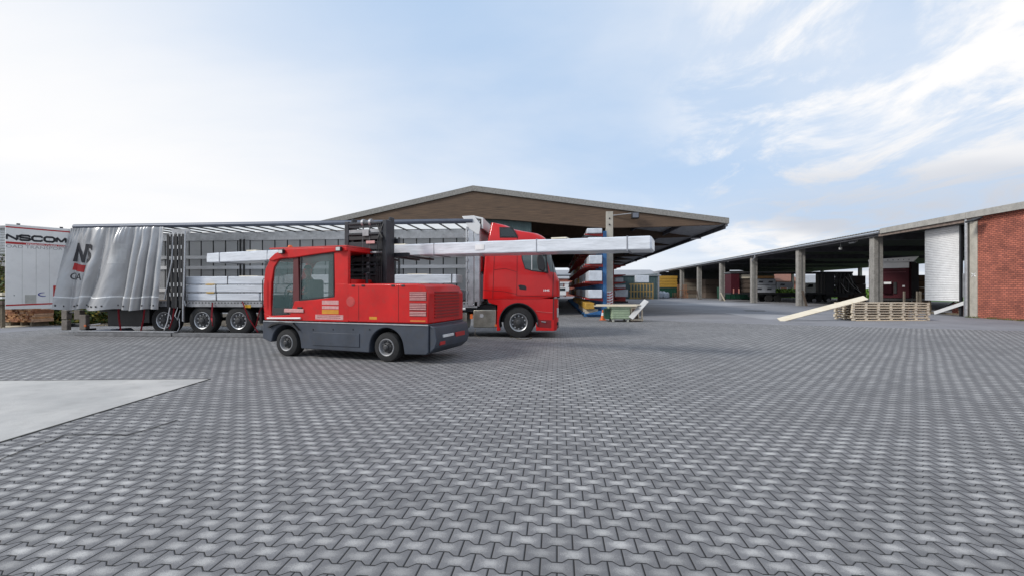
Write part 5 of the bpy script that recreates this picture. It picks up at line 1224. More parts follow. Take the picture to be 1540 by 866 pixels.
# the long load on the forks
P1 = Vector((-11.31, 14.07, 0)); P2 = Vector((2.02, 10.44, 0))
LA = math.atan2(P2.y - P1.y, P2.x - P1.x); LL = (P2 - P1).length
ld = thing('long_bundle', 'very long white wrapped bundle carried high on the forklift forks', 'timber bundle', (P1.x, P1.y, 2.53), LA)
b = MB(); rings = []; n = 60; rr = random.Random(3)
for i in range(-1, n + 2):
    ic = min(max(i, 0), n); x = LL * ic / n; k = 1.0 if 0 <= i <= n else .82; x += -.04 if i < 0 else (.04 if i > n else 0)
    hgt = .30; dep = .90; c = .018; j = lambda: rr.uniform(-.006, .006); m0 = (1 - k) * .15
    sag = -.03 * ((x / LL - .5) * 2) ** 2
    rings.append([(x, m0 + j(), m0 + c + sag), (x, m0 + c, m0 + sag + j()), (x, dep - m0 - c, m0 + sag + j()), (x, dep - m0 + j(), m0 + c + sag), (x, dep - m0 + j(), hgt - m0 - c + sag), (x, dep - m0 - c, hgt - m0 + sag + j()), (x, m0 + c, hgt - m0 + sag + j()), (x, m0 + j(), hgt - m0 - c + sag), (x, m0 + j() * 1.6, hgt * .5 + sag)])
b.loft(rings); b.build('wrapping', FOIL, ld, local=True, smooth=24)
for x in (.55, LL - .5): b = MB(); b.prism([(-.008, -.05), (.908, -.05), (.908, .29), (-.008, .29)], x, x + .028, 'x'); b.build('strap', mat('grey_strap', (.25, .26, .29), .6), ld, local=True)
for x in (2.6, 5.2, 8.4, 11.2):
    b = MB(); b.prism([(-.006, -.02), (.904, -.02), (.904, .306), (-.006, .306)], x, x + .018, 'x'); b.build('strap', mat('grey_strap', (.25, .26, .29), .6), ld, local=True)
b = MB(); b.box((9.6, -.012, .09), (9.85, -.008, .22)); b.build('paper_label', WLET, ld, local=True)
def on_load(u0, u1, lab):
    b = MB(); b.box((0, 0, 0), (u1 - u0, .8, .03)); M2 = Matrix.Translation(P1) @ Matrix.Rotation(LA, 4, 'Z'); p = M2 @ Vector((u0, .1, 0)); b.bm.transform(Matrix.Translation((p.x, p.y, 2.832)) @ Matrix.Rotation(LA, 4, 'Z')); tag(b.build('wooden_batten', PLANK), lab, 'batten')
FL = Frame((P1.x, P1.y), LA)
on_load(FL.uz(366, 377)[0], FL.uz(381, 377)[0], 'wooden batten lying on the carried bundle left of the forklift cab')
on_load(FL.uz(583, 366)[0], FL.uz(606, 366)[0], 'wooden batten lying on the carried bundle right beside the mast')
on_load(FL.uz(827, 357)[0], FL.uz(850, 357)[0], 'wooden batten on the carried bundle above the lorry windscreen')

# ================================================================== cantilever racks in the hall
RXC = 2.98; LV = [1.14, 2.14, 3.17, 4.22, 5.0]
bays = ['nearest', 'second', 'third', 'fourth']; levn = ['lowest arm level', 'second arm level', 'third arm level', 'fourth arm level', 'top arm level']
for r_ in range(4):
    y0 = 29.9 + r_ * 11.0 - (1.55 if r_ == 0 else 0); 
    rk = thing('cantilever_rack', bays[r_] + ' blue cantilever rack with red arms in the hall lane behind the lorry' if r_ else 'nearest blue cantilever rack with red arms beside the gable pillar', 'storage rack', (RXC - .7, y0, 0), 0, 'cantilever racks in the hall')
    for k in range(6):
        y = y0 + .12 + k * 2.0 if r_ else y0 + .12 + k * 2.2
        b = MB(); b.box((RXC - .24, y - .05, 0), (RXC - .02, y + .07, 5.15)); b.build('column', BLUE, rk, bevel=.01)
        b = MB(); b.prism([(RXC - .24, .03), (RXC - 1.38, .03), (RXC - 1.38, .16), (RXC - .24, .42)], y - .06, y + .08); b.build('foot', BLUE, rk, bevel=.008)
        for z in LV:
            b = MB(); b.prism([(RXC - .243, z - .18), (RXC - .243, z), (RXC - 1.33, z), (RXC - 1.33, z - .06)], y - .05, y + .07); b.build('arm', ARMR, rk, bevel=.006)
        b = MB()
        for z in LV: b.box((RXC - 1.345, y - .055, z - .075), (RXC - 1.332, y + .075, z + .015))
        b.build('arm_cap', WLET, rk)
    b = MB(); yE = y0 + 11.0
    for z in (.5, 1.5, 2.6, 3.7): b.box((RXC - .15, y0 + .2, z), (RXC - .09, yE, z + .07))
    for k in range(5): b.beam((RXC - .12, y0 + .2 + 2.1 * k, .5), (RXC - .12, y0 + 2.2 + 2.1 * k, 3.7), .03, .05)
    b.build('brace', BLUE, rk)
    b = MB()
    for k in range(9): b.box((RXC - 1.35 + .0, y0 + .2 + k * .0 , .0), (RXC - 1.30, y0 + 10.5, .10))
    b.build('base_rail', BLUE, rk)
b = MB(); nn = 16
for i in range(nn): y = 28.55 + i * .6; b.box((RXC - .30, y, .45), (RXC - .26, y + .3, 4.9))
tag(b.build('blue_backing_sheet', BLUE), 'blue ribbed sheet standing behind the nearest rack columns', 'sheet')
b = MB()
for i in range(12): b.box((RXC - 1.30 + i * .09, 28.2, .16), (RXC - 1.25 + i * .09, 30.6, .20))
tag(b.build('blue_floor_grid', BLUE), 'blue slatted floor grid at the foot of the nearest rack', 'grid')
for r_ in range(4):
    y0 = 29.9 + r_ * 11.0 - (1.55 if r_ == 0 else 0)
    for li, z in enumerate(LV):
        rr = random.Random(r_ * 10 + li)
        if r_ == 0: segs = [(y0 - .12, y0 + 5.0), (y0 + 5.3, y0 + 10.6)]
        else: segs = [(y0 + .1, y0 + 4.9), (y0 + 5.3, y0 + 10.4)]
        for si, (a, c) in enumerate(segs):
            h_ = (.50, .62, .52, .55, .30)[li] if r_ == 0 and si == 0 else rr.uniform(.35, .65)
            mm = FOILR if rr.random() < .55 or (r_ == 0 and si == 0) else rr.choice((TANW, YEL, RUSTW))
            x0 = RXC - 1.22 + rr.uniform(0, .15); x1 = RXC - .30
            b = MB(); b.box((x0, a, z + .004), (x1, c, z + h_)); o = b.build('timber_bundle', mm, bevel=.03)
            tag(o, '%s bundle on the %s of the %s blue rack, %s half' % ('white wrapped' if mm is FOILR else ('amber' if mm is YEL else ('reddish' if mm is RUSTW else 'tan')), levn[li], bays[r_], 'front' if si == 0 else 'rear'), 'timber bundle', 'bundles on the blue racks')
for i, (a, c, lab) in enumerate(((28.4, 33.0, 'amber wrapped bundle at the front low on the nearest blue rack'), (33.4, 39, 'amber bundle low on the nearest blue rack behind the front one'), (41, 50, 'amber bundle low on the second blue rack'))):
    b = MB(); b.box((RXC - 1.30, a, .47), (RXC - .75, c, .86)); tag(b.build('amber_bundle', YEL, bevel=.03), lab, 'timber bundle')
    b = MB(); 
for k in range(5):
    b = MB(); b.box((RXC - 1.3, 28.7 + 2 * k, .205), (RXC - .5, 28.8 + 2 * k, .465)); tag(b.build('wooden_block', PALLETW), '%s wooden block from the front carrying the amber bundles on the nearest rack' % ['first', 'second', 'third', 'fourth', 'fifth'][k], 'block', 'blocks under the amber bundles')
# red and white warning plates at the pillar foot
b = MB(); b.box((3.02, 28.87, .7), (3.38, 28.925, 1.55)); pp = b.build('warning_plate', WLET); tag(pp, 'red and white chevron warning plate on the foot of the concrete pillar', 'warning sign')
bb_ = MB()
for i in range(5):
    for s_ in (0, 1):
        x0 = 3.03 + .18 * s_; z = .72 + i * .165; bb_.prism([(x0, z), (x0 + .15, z + .09 * (1 if s_ else -.0) ), (x0 + .15, z + .07 + .09 * (1 if s_ else 0)), (x0, z + .07)], 28.858, 28.867)
o = bb_.build('red_chevrons', REDM, None); o.parent = pp; o.location = o.location - pp.location
# outer red rack under the right overhang
rk = thing('outdoor_rack', 'red armed rack under the far right overhang of the hall with white bundles', 'storage rack', (7.2, 60, 0))
def X60(px, y=60): return at_y(px, 430, y)[0]
xa, xb = X60(921), X60(941)
RL = [at_y(930, q, 60)[1] for q in (399, 413, 424, 433)]
for k in range(3):
    y = 60 + k * 4.5
    b = MB(); b.box((xa - .1, y, 0), (xa + .2, y + .2, 5.2)); b.build('column', ARMR, rk)
    for z in RL + [.75]: b = MB(); b.prism([(xa + .205, z - .32), (xa + .205, z), (xb, z), (xb, z - .1)], y, y + .16); b.build('arm', ARMR, rk)
b = MB(); b.box((xa + .2, 60, .25), (xb, 69, .6)); b.build('base', ARMR, rk); b = MB(); b.box((xa + .2, 60.1, 0), (xb + .3, 69, .248)); b.build('plinth', DARK, rk)
for i, (z, h_) in enumerate(((.78, .9), (RL[3] + .02, .35), (RL[2] + .02, .5))):
    b = MB(); b.box((xa + .35, 60.1 - .05 * i, z), (xb + .3 - .3 * i, 68, z + h_)); tag(b.build('timber_bundle', FOILR, bevel=.03), ['large white bundle on the lowest arms of the far red rack', 'thin white bundle on the second arms of the far red rack', 'white bundle on the third arms of the far red rack'][i], 'timber bundle', 'bundles on the far red rack')
# wooden frame crate with white pack before the teal shed
fxa, _ = at_y(949, 430, 84); fxb, _ = at_y(982, 430, 84); zt2 = at_y(960, 426, 84)[1]
cr = thing('frame_crate', 'large yellowish wooden frame crate standing before the teal shed wall', 'crate', ((fxa + fxb) / 2, 84, 0))
CRW = mat('crate_wood', (.40, .27, .10), .8, 0, .15, 6)
b = MB()
for i in range(8): x = fxa + (fxb - fxa) * i / 7; b.box((x - .09, 84, 0), (x + .09, 84.12, zt2))
b.build('upright', CRW, cr)
b = MB()
for z in (.2, zt2 * .5, zt2 - .15): b.box((fxa - .1, 84.125, z - .1), (fxb + .1, 84.2, z + .1)); b.box((fxa - .1, 85.4, z - .1), (fxb + .1, 85.5, z + .1))
b.build('crossbar', CRW, cr)
wa, wz = at_y(956, 414.5, 84.2); wb, _ = at_y(976, 414.5, 84.2)
b = MB(); b.box((wa, 84.1, zt2 + .11), (wb, 85.4, wz)); tag(b.build('white_pack', FOILR, bevel=.06), 'white wrapped pack standing on top of the wooden frame crate', 'pack')
b = MB(); pa, _ = at_y(966, 446, 83)
rr = random.Random(2)
for i in range(9): a = rr.uniform(0, 3.1); x = pa + rr.uniform(-.4, 1.6); b.beam((x, 82.8, .12 + .06 * i), (x + 1.3 * math.cos(a), 82.8 + .7 * math.sin(a), .1 + .07 * i), .2, .06)
tag(b.build('scrap_heap', TANW), 'small heap of scrap wood lying before the wooden frame crate', 'wood heap', None, 'stuff')

# ================================================================== under the shed
def stack(name, label, cat, p0, p1, y, ztp, zbp, m, dep=4, layers=4, bev=.03, mlist=None, zoff=None):
    x0, zt = at_y(p0, ztp, y); x1, _ = at_y(p1, ztp, y); zb = max(0.0, at_y(p0, zbp, y)[1]) if zoff is None else zoff
    t = thing(name, label, cat, ((x0 + x1) / 2, y, zb))
    for i in range(layers):
        za, zc = zb + (zt - zb) * i / layers, zb + (zt - zb) * (i + 1) / layers
        b = MB(); b.box((x0 + .03 * (i % 2), y + .02 * (i % 3), za + .05), (x1 - .04 * (i % 3), y + dep, zc - .01)); b.build('plank_layer', (mlist or [m])[i % len(mlist or [m])], t, bevel=bev)
    b = MB()
    for i in range(layers):
        za = zb + (zt - zb) * i / layers
        for k in range(3): x = x0 + (x1 - x0) * (.12 + .38 * k); b.box((x, y + .05, za), (x + .15, y + dep - .05, za + .048))
    b.build('spacer', BROWN, t)
    return t
def dumpster(name, label, p0, p1, y, ztp, m=DGREEN, dep=3):
    x0, zt = at_y(p0, ztp, y); x1, _ = at_y(p1, ztp, y); t = thing(name, label, 'container', ((x0 + x1) / 2, y, 0))
    b = MB(); b.prism([(x0 + .1, .15), (x1 - .1, .15), (x1, zt), (x0, zt)], y, y + dep); b.build('hopper', m, t, bevel=.04)
    b = MB(); n = 6
    for i in range(n): x = x0 + .3 + (x1 - x0 - .6) * i / (n - 1); b.box((x - .06, y - .08, .2), (x + .06, y - .003, zt - .15))
    b.box((x0 - .06, y - .10, zt - .145), (x1 + .06, y - .003, zt)); b.build('rib', m, t)
    b = MB(); b.box((x0 + .3, y + .2, 0), (x0 + .6, y + dep, .148)); b.box((x1 - .6, y + .2, 0), (x1 - .3, y + dep, .148)); b.build('skid', BLACK, t)
    return t
stack('yellow_stack', 'tall stack of yellow timber on the green container in the last shed bay', 'timber stack', 990, 1019, 102, 415, 432.2, YEL, 4, 4, mlist=[YEL, YEL])
dumpster('green_container', 'dark green container below the yellow timber stack', 990, 1018, 101.8, 433, DGREEN, 4.5)
stack('grey_stack', 'long stack of greyish tan planks between the far shed posts', 'timber stack', 1026, 1060, 100, 419.5, 450, TANW, 5, 5, zoff=0, mlist=[TANW, BROWN, TANW])
stack('brown_stack', 'long brown plank stack in the shed behind the third visible post', 'timber stack', 1061, 1092, 95, 420, 450, BROWN, 5, 3, zoff=0)
dumpster('green_skip', 'dark green skip behind the maroon trailer end in the shed', 1087, 1131, 82, 431.5)
b = MB(); x0, _ = at_y(1012, 440, 96); rr = random.Random(8)
st = thing('rusty_stillage', 'rusty upright stacking posts standing beside the fourth far shed post', 'stillage', (x0, 96, 0))
for i in range(9):
    x, _ = at_y(1012 + i * 2.3 + (4 if i > 4 else 0), 440, 95); b = MB(); b.box((x - .05, 95, 0), (x + .05, 95.1, 1.1 + 1.6 * (i in (3, 4, 5, 6, 7)))); b.build('post', RUSTW, st)
b = MB(); xe, _ = at_y(1036, 440, 95); b.box((x0 - .1, 95.02, .25), (xe, 95.08, .33)); b.box((x0 + 1, 95.02, 1.6), (xe, 95.08, 1.68)); b.build('rail', RUSTW, st)
# white bulk bags
def blob(name, label, cat, c, s, m, seed):
    b = MB(); b.grid(lambda u, v: tuple(Vector(c) + Vector((s[0] * math.copysign(abs(math.cos(6.2832 * u)) ** .6, math.cos(6.2832 * u)) * max(.02, math.sin(math.pi * (v * .94 + .03))) ** .35, s[1] * math.copysign(abs(math.sin(6.2832 * u)) ** .6, math.sin(6.2832 * u)) * max(.02, math.sin(math.pi * (v * .94 + .03))) ** .35, s[2] * (1 - math.cos(math.pi * v)) / 2 * (1 + .12 * noise.noise(Vector((u * 7, v * 5, seed))))))), 24, 14)
    return tag(b.build(name, m, smooth=180), label, cat)
xg, _ = at_y(995, 445, 96); blob('bulk_bag', 'white bulk bag on the ground beside the teal shed corner', 'bag', (xg, 96, 0), (.75, .7, 1.35), FOILR, 1)
xg, _ = at_y(1001.5, 445, 95.5); blob('bulk_bag', 'second white bulk bag standing right of the teal shed corner', 'bag', (xg, 95.5, 0), (.65, .6, 1.2), FOILR, 5)
# planks leaning against posts
for (a, c, e, f_, yy, lab) in ((1050, 451, 1048, 436, 83.5, 'short plank leaning beside the slim far shed post'), (1090, 452.6, 1084, 440, 72.5, 'pale plank leaning against the fourth shed post from the right'), (1213, 461, 1207, 437, 49.9, 'dark plank leaning against the second shed post from the right')):
    x0, z0 = at_y(a, c, yy); x1, z1 = at_y(e, f_, yy); b = MB(); b.beam((x0, yy, .02), (x1, yy + .05, z1), .12, .22, up=(0, 1, 0)); tag(b.build('leaning_plank', PLANK if 'pale' in lab else BROWN), lab, 'plank')
# black roofed flatbed trailer across the shed
YB = 68.0
bt = thing('black_trailer', 'black open sided trailer parked under the shed roof with grey printed packs', 'trailer', (32, YB, 0))
def BT(px, py, v=0): return at_y(px, py, YB + v)
xl, zt3 = BT(1099, 409.5); xr, _ = BT(1283, 409.5); zd3 = BT(1200, 440)[1]
b = MB(); b.box((xl, YB, zt3 - .22), (xr, YB + 2.5, zt3 - .05)); b.build('roof', BLACK, bt); b = MB(); b.box((xl - .1, YB - .05, zt3 - .048), (xr, YB + 2.5, zt3 + .02)); b.build('roof_rail', ALUD, bt)
b = MB(); b.box((xl, YB, zd3 - .22), (xr, YB + 2.5, zd3)); b.box((xl + 3, YB + .7, zd3 - .6), (xr - .2, YB + 1.8, zd3 - .22)); b.build('deck', BLACK, bt)
xm0, _ = BT(1099.5, 420); xm1, _ = BT(1112, 420); b = MB(); b.box((xm0, YB + .02, zd3 + .003), (xm1, YB + 2.45, zt3 - .225)); b.build('front_wall', MAROON, bt)
b = MB(); 
for k in range(2): x, _ = BT(1103 + 8 * k, 437); b.box((x - .06, YB - .01, zd3 - .1), (x + .1, YB + .015, zd3 + .55))
b.build('reflector', mat('red_white_reflector', (.6, .25, .2), .5), bt)
for px3 in (1232.5, 1238): x, _ = BT(px3, 420); b = MB(); b.box((x - .12, YB + .02, zd3 + .003), (x + .12, YB + .2, zt3 - .225)); b.build('side_post', BLACK, bt)
xk0, _ = BT(1241, 420); xk1, _ = BT(1256, 420)
b = MB(); b.box((xk0, YB + .1, zd3 + .003), (xk1, YB + 2.4, zt3 - .225)); b.build('headboard', BLACK, bt)
TARP = mat('black_tarpaulin', (.012, .012, .013), .4, 0, .1, 3, coat=.15)
def tarp(u, v):
    x = xk1 + (xr - xk1) * u + (1.0 * u * v * v); z = zt3 - .23 - (zt3 - zd3 - .2) * v
    w_ = u * 5 + .6 * v * math.sin(u * 5) + v * u * 1.5
    return (x, YB + .1 - .30 * abs(math.sin(math.pi * w_)) * (.3 + .7 * v) - .08 * noise.noise(Vector((u * 9, v * 9, 0))), z)
b = MB(); b.grid(tarp, 60, 24); b.build('tarpaulin', TARP, bt, smooth=180, recalc=False)
b = MB(); p_ = [Vector(tarp(.55 + .4 * t_, .15 + .8 * t_)) + Vector((0, -.14, 0)) for t_ in (0, .25, .5, .75, 1)]; b.tube(p_, .022, 6); p_ = [Vector(tarp(.75 + .2 * t_, .05 + .75 * t_)) + Vector((0, -.14, 0)) for t_ in (0, .3, .6, 1)]; b.tube(p_, .02, 6); p_ = [Vector(tarp(.25 + .22 * t_, .5 + .42 * t_)) + Vector((0, -.14, 0)) for t_ in (0, .4, .8, 1)]; b.tube(p_, .03, 6); b.build('light_strap', WLET, bt)
wb3 = None
for i, pxw in enumerate((1157, 1170, 1219, 1232, 1245)):
    x, _ = BT(pxw, 448)
    for yy in (YB + .25, YB + 2.25):
        b = MB(); b.lathe([(-.18, .5), (.18, .5)], (x, yy, .5), 24); b.build('wheel', RUBBER, bt)
b = MB(); 
for pxw in (1221.5, 1243): x, _ = BT(pxw, 452); b.lathe([(-.02, .26), (.02, .26)], (x + .2, YB - .12, .22), 16)
b.build('hub_cap', ALUD, bt)
def printed(label, p0, p1, c0, c1, v=.05):
    x0, z1 = BT(p0, c0); x1, z0 = BT(p1, c1); z0 = max(z0, zd3 + .01); t = thing('printed_pack', label, 'pack', ((x0 + x1) / 2, YB, z0), 0, 'printed packs on the black trailer')
    b = MB(); b.box((x0, YB + v, z0), (x1, YB + 2.3, z1)); b.build('wrapping', mat('grey_print_film', (.40, .42, .46), .5, 0, .1, 2), t, bevel=.05)
    b = MB(); x = x0 + .4; rr = random.Random(int(p0))
    while x < x1 - .8: b = MB(); b.prism([(x, (z0 + z1) / 2 - .12), (x + .6, (z0 + z1) / 2 - .14), (x + .7, (z0 + z1) / 2 + .1), (x + .15, (z0 + z1) / 2 + .12)], YB + v - .006, YB + v - .002); b.build('dark_print', mat('print_dark', (.05, .055, .07), .5), t); x += 1.3
    
printed('upper grey printed pack on the black trailer under the orange timber', 1136, 1167, 419.6, 428.2); printed('lower grey printed pack on the black trailer resting on the deck', 1134, 1167, 429, 439.8); 
stack('orange_timber', 'flat orange timber layer lying on the upper printed pack of the black trailer', 'timber stack', 1136, 1165, YB + .2, 415, 419.2, mat('orange_wood', (.42, .22, .09), .7), 2, 1)
stack('cream_timber', 'cream timber pack on the black trailer right of its maroon end wall', 'timber stack', 1115, 1128, YB + .3, 413, 419.5, PLANK, 2, 1, zoff=None)
printed('grey printed pack on the black trailer left of the broad double post', 1168.5, 1193, 424, 432.3)
stack('dark_timber', 'dark brown timber stack carried between the maroon end and the cream pack', 'timber stack', 1114, 1131, YB + .4, 420, 439, BROWN, 2, 3, zoff=zd3 + .01)
# white vehicle outside behind
van = thing('white_van', 'white van parked outside behind the black trailer in the bright gap', 'van', (at_y(1219, 440, 80)[0], 80, 0))
x0, zt4 = at_y(1208, 425.5, 80); x1, _ = at_y(1233, 425.5, 80)
b = MB(); b.prism([(x0, .35), (x1, .35), (x1, zt4), (x0 + 1.0, zt4), (x0 + .45, zt4 - .7), (x0, zt4 - .9)], 80, 82); b.build('body', WHITE, van, bevel=.08)
b = MB(); b.prism([(x0 + .55, zt4 - .7), (x0 + 1.5, zt4 - .7), (x0 + 1.5, zt4 - .2), (x0 + 1.02, zt4 - .2)], 79.98, 79.997); b.build('side_window', GLASS, van)
for x in (x0 + .7, x1 - .6): b = MB(); b.lathe([(-.1, .34), (.1, .34)], (x, 80.1, .35), 18); b.build('wheel', RUBBER, van)
# maroon lorry rear, standing obliquely under the roof
P0m = RT * 31.1 + FW * 40.0; MF = Frame((P0m.x, P0m.y), R(-39.5))
mt = thing('maroon_lorry', 'maroon lorry rear with a white tarpaulin flap under the shed roof', 'lorry', (P0m.x, P0m.y, 0), MF.a)
def mu(px, py): return MF.uz(px, py)
def ML(b, nm, m, **k): return b.build(nm, m, mt, local=True, **k)
x0, z1 = mu(1300, 404.5); x1, _ = mu(1367.5, 404.5); x0 = -.35; zt5 = mu(1340, 391)[1]
b = MB(); b.box((x0, 0, .95), (x1, 7, z1)); ML(b, 'body', MAROON, bevel=.03)
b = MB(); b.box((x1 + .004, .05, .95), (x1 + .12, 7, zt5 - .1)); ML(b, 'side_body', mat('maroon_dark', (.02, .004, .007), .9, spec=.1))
b = MB(); b.box((x0, .01, z1 + .003), (x1 - .02, 6.9, zt5)); ML(b, 'white_tarpaulin', WHITE)
b = MB(); b.prism([(x0, zt5 - .12), (x1 + .3, zt5 - .22), (x1 + .62, zt5 + .2), (x0, zt5 + .06)], -.30, -.02); ML(b, 'tarpaulin_flap', WHITE, bevel=.02)
for i in range(8): x = x0 + .3 + i * .34; b = MB(); b.lathe([(-.01, .035), (.01, .035)], (x, -.315, zt5 - .04), 8); ML(b, 'eyelet', BLACK)
for zq in (z1 - .12, z1 - .36): b = MB(); b.box((x0 + .1, -.02, zq), (x1 - .2, -.003, zq + .04)); ML(b, 'rail', mat('maroon_rail', (.14, .03, .04), .5))
xa_, za_ = mu(1328.5, 441); xb_, zb2 = mu(1341.5, 424.5)
b = MB(); b.box((xa_, -.22, za_), (xb_, -.003, zb2)); ML(b, 'forklift_cradle', mat('maroon_dark', (.03, .006, .01), .4))
b = MB(); b.box((xa_ + .05, -.26, zb2 - .16), (xb_ - .03, -.222, zb2 + .02)); ML(b, 'light_bracket', WLET)
xa_, za_ = mu(1344, 441); xb_, _ = mu(1348.5, 441); b = MB(); b.box((xa_, -.1, za_), (xb_, -.003, zb2)); ML(b, 'door_bar', BLACK)
x, z = mu(1321.5, 435); b = MB(); b.box((x - .1, -.03, z - .12), (x + .1, -.003, z + .12)); ML(b, 'amber_lamp', YELLOW)
x, z = mu(1359, 430.5); b = MB(); b.box((x - .08, -.02, z - .05), (x + .08, -.003, z + .09)); ML(b, 'sticker', WLET)
b = MB(); b.box((x0, .1, .45), (x1 + .1, 1.2, .94)); b.box((x0, -.2, .75), (x1 + 1.2, -.05, .93)); ML(b, 'rear_underframe', BLACK)
for xq in (x0 + .3, x1 - .3):
    b = MB(); b.lathe([(-.18, .5), (.18, .5)], (xq, 1.6, .5), 24, 'x'); ML(b, 'wheel', RUBBER)
YM = 37.5
def MT(px, py): return at_y(px, py, YM)
for i, xq in enumerate((1351.5, 1371, 1375.5)):
    x, z = MT(xq, 444); b = MB(); b.box((x - .05, YM - .6, 0), (x + .05, YM - .5, z + .3)); tag(b.build('timber_post', TANW), ['short grey timber post before the maroon lorry, nearest its middle', 'short grey post right of the maroon lorry, left one of a close pair', 'short grey post right of the maroon lorry, right one of a close pair'][i], 'post')
stack('brown_box_stack', 'stack of brown timber packs between the maroon lorry and the white plank door', 'timber stack', 1372, 1400, 52, 413.5, 460, mat('amber_brown', (.20, .11, .05), .8), 4, 5, zoff=0)
stack('dark_pack_stack', 'dark brown timber stack in the shed right of the black trailer', 'timber stack', 1284, 1303, 72, 414.5, 454, mat('deep_brown', (.055, .035, .028), .8), 4, 3, zoff=0)
# things under the plank door
b = MB()
for (p, q) in (((SX + .55, 31.6, 0), (SX + .55, 31.9, 1.55)), ((SX + .55, 34.0, 0), (SX + .55, 34.05, 1.55))): b.beam(p, q, .09, .11)
b.beam((SX + .5, 31.5, .12), (SX + .5, 34.1, .12), .10, .10); tag(b.build('timber_trestle', MOSS), 'weathered timber trestle standing under the white plank door', 'trestle')
b = MB(); b.beam((SX + .3, 33.3, .12), (SX + .3, 30.9, .88), .05, .22); tag(b.build('white_board', WHITE), 'white board leaning in the gap under the plank door', 'board')
b = MB(); b.tube([(SX + .8, 33.8, .2), (SX + .75, 33.0, .5), (SX + .8, 32.2, 1.0), (SX + .85, 31.9, .9)], .035, 6); tag(b.build('curved_hose', DARK), 'dark curved hose hanging under the plank door', 'hose')
b = MB(); b.box((SX + 1.6, 30.3, .0), (SX + 1.9, 33.6, .8)); tag(b.build('low_brick_wall', BRICK), 'low brick wall seen in the dark gap under the plank door', 'wall')

# ================================================================== pallets and leaning plank
pc = at_g(1282.5, 482); PF = Frame(pc, TH + R(2.5)); PLN, PDP, PH = 4.25, 1.35, .145
proto = thing('long_pallet', 'x', 'pallet', (pc[0], pc[1], .02), PF.a, 'long wooden pallets in the stack')
for i in range(5): b = MB(); y = (PDP - .12) * i / 4; b.box((0, y, .096), (PLN, y + .12, .132)); b.build('top_board', PALLETW, proto, local=True)
for i in range(14): b = MB(); x = .05 + (PLN - .3) * i / 13; b.box((x, .125, .074), (x + .22, PDP - .125, .0956)); b.build('cross_board', mat('pallet_inner_shade', (.20, .15, .095), .9, 0, .2, 9), proto, local=True)  # boards added to fill the gaps, inner shade put into their colour
for i in range(7):
    x = (PLN - .12) * i / 6
    for y in (0.01, (PDP - .14) / 2, PDP - .13): b = MB(); b.box((x, y, .0284), (x + .13, y + .11, .0956)); b.build('block', mat('pallet_block', (.80, .74, .62), .8, 0, .15, 12, col2=(.60, .52, .40)), proto, local=True)
for y in (0.005, PDP - .125): b = MB(); b.box((0, y, 0), (PLN, y + .12, .028)); b.build('bottom_board', PALLETW, proto, local=True)
ordn = ['lowest', 'second from the ground', 'third from the ground', 'fourth from the ground', 'fifth from the ground', 'second from the top', 'topmost']
NP = 7; ordn = ['lowest', 'second from the ground', 'third from the ground', 'middle one counted from either end', 'third from the top', 'second from the top', 'topmost']
for i in range(NP):
    o = proto if i == 0 else copy_tree(proto)
    j = random.Random(i); off = PF.d * j.uniform(-.04, .05) + PF.n * j.uniform(-.02, .04)
    o.location = Vector((pc[0], pc[1], .02 + i * (PH - .012))) + off; o.rotation_euler.z = PF.a + R(j.uniform(-.35, .35)); o['label'] = 'long pale pallet, %s in the stack before the shed post' % ordn[i]
b = MB(); p = PF.o + PF.d * .2; q = PF.o + PF.d * 4.0; b.beam((p.x, p.y, .011), (q.x, q.y, .011), .16, .016); tag(b.build('ground_batten', PALLETW), 'flat batten lying on the ground under the front of the pallet stack', 'batten')
# plank
a0 = at_g(1172, 482); a0 = Vector((a0[0], a0[1], .03))
zt6 = .02 + NP * (PH - .012) + .02
qd = ray(1302, 447.5); 
t6 = None
e = PF.o + PF.n * .25; t6 = (e.dot(PF.n)) / qd.dot(PF.n); a1 = Vector((0, 0, CAM_H)) + qd * t6
dirn = (a1 - a0).normalized(); b = MB(); b.beam(a0 - Vector((0, 0, .0)), a1, .34, .05, up=(0, -.55, .83)); tag(b.build('leaning_plank', PLANK, bevel=.005), 'long pale plank leaning from the paving onto the pallet stack', 'plank')

# ================================================================== green bin, crate, planks, cone
bg0 = at_g(918.5, 483.5); BF = Frame(bg0, TH * .5)
bn = thing('green_bin', 'pale green ribbed steel bin on feet beside the gable pillar', 'bin', (bg0[0], bg0[1], 0), BF.a)
bw = BF.uz(947.5, 470)[0]; bh = BF.uz(930, 461.2)[1]; x0b = BF.uz(919.5, 470)[0]
b = MB()
b.prism([(x0b, .14), (bw, .14), (bw, bh), (x0b, bh)], 0, .04); b.box((x0b, .041, .14), (x0b + .04, 1.1, bh)); b.box((bw - .04, .041, .14), (bw, 1.1, bh)); b.box((x0b + .04, 1.06, .14), (bw - .04, 1.1, bh)); b.box((x0b + .041, .041, .14), (bw - .041, 1.059, .18)); b.build('hopper', GREENB, bn, local=True, bevel=.01)
b = MB()
for i in range(5): z = .19 + (bh - .30) * i / 4; b.box((x0b + .02, -.035, z), (bw - .02, -.002, z + .075)); b.box((x0b - .035, .05, z), (x0b - .002, 1.05, z + .075))
b.build('rib', GREENB, bn, local=True, bevel=.008)
b = MB(); b.box((x0b - .05, -.05, bh - .06), (bw + .05, -.001, bh + .02)); b.box((x0b - .05, .0, bh - .06), (x0b - .004, 1.15, bh + .02)); b.box((bw + .004, 0, bh - .06), (bw + .05, 1.15, bh + .02)); b.build('rim', GREENB, bn, local=True)
for xq, yq in ((x0b + .05, .02), (bw - .15, .02), (x0b + .05, .95), (bw - .15, .95)): b = MB(); b.box((xq, yq, 0), (xq + .1, yq + .1, .138)); b.build('foot', mat('pale_foot', (.45, .46, .40), .6), bn, local=True)
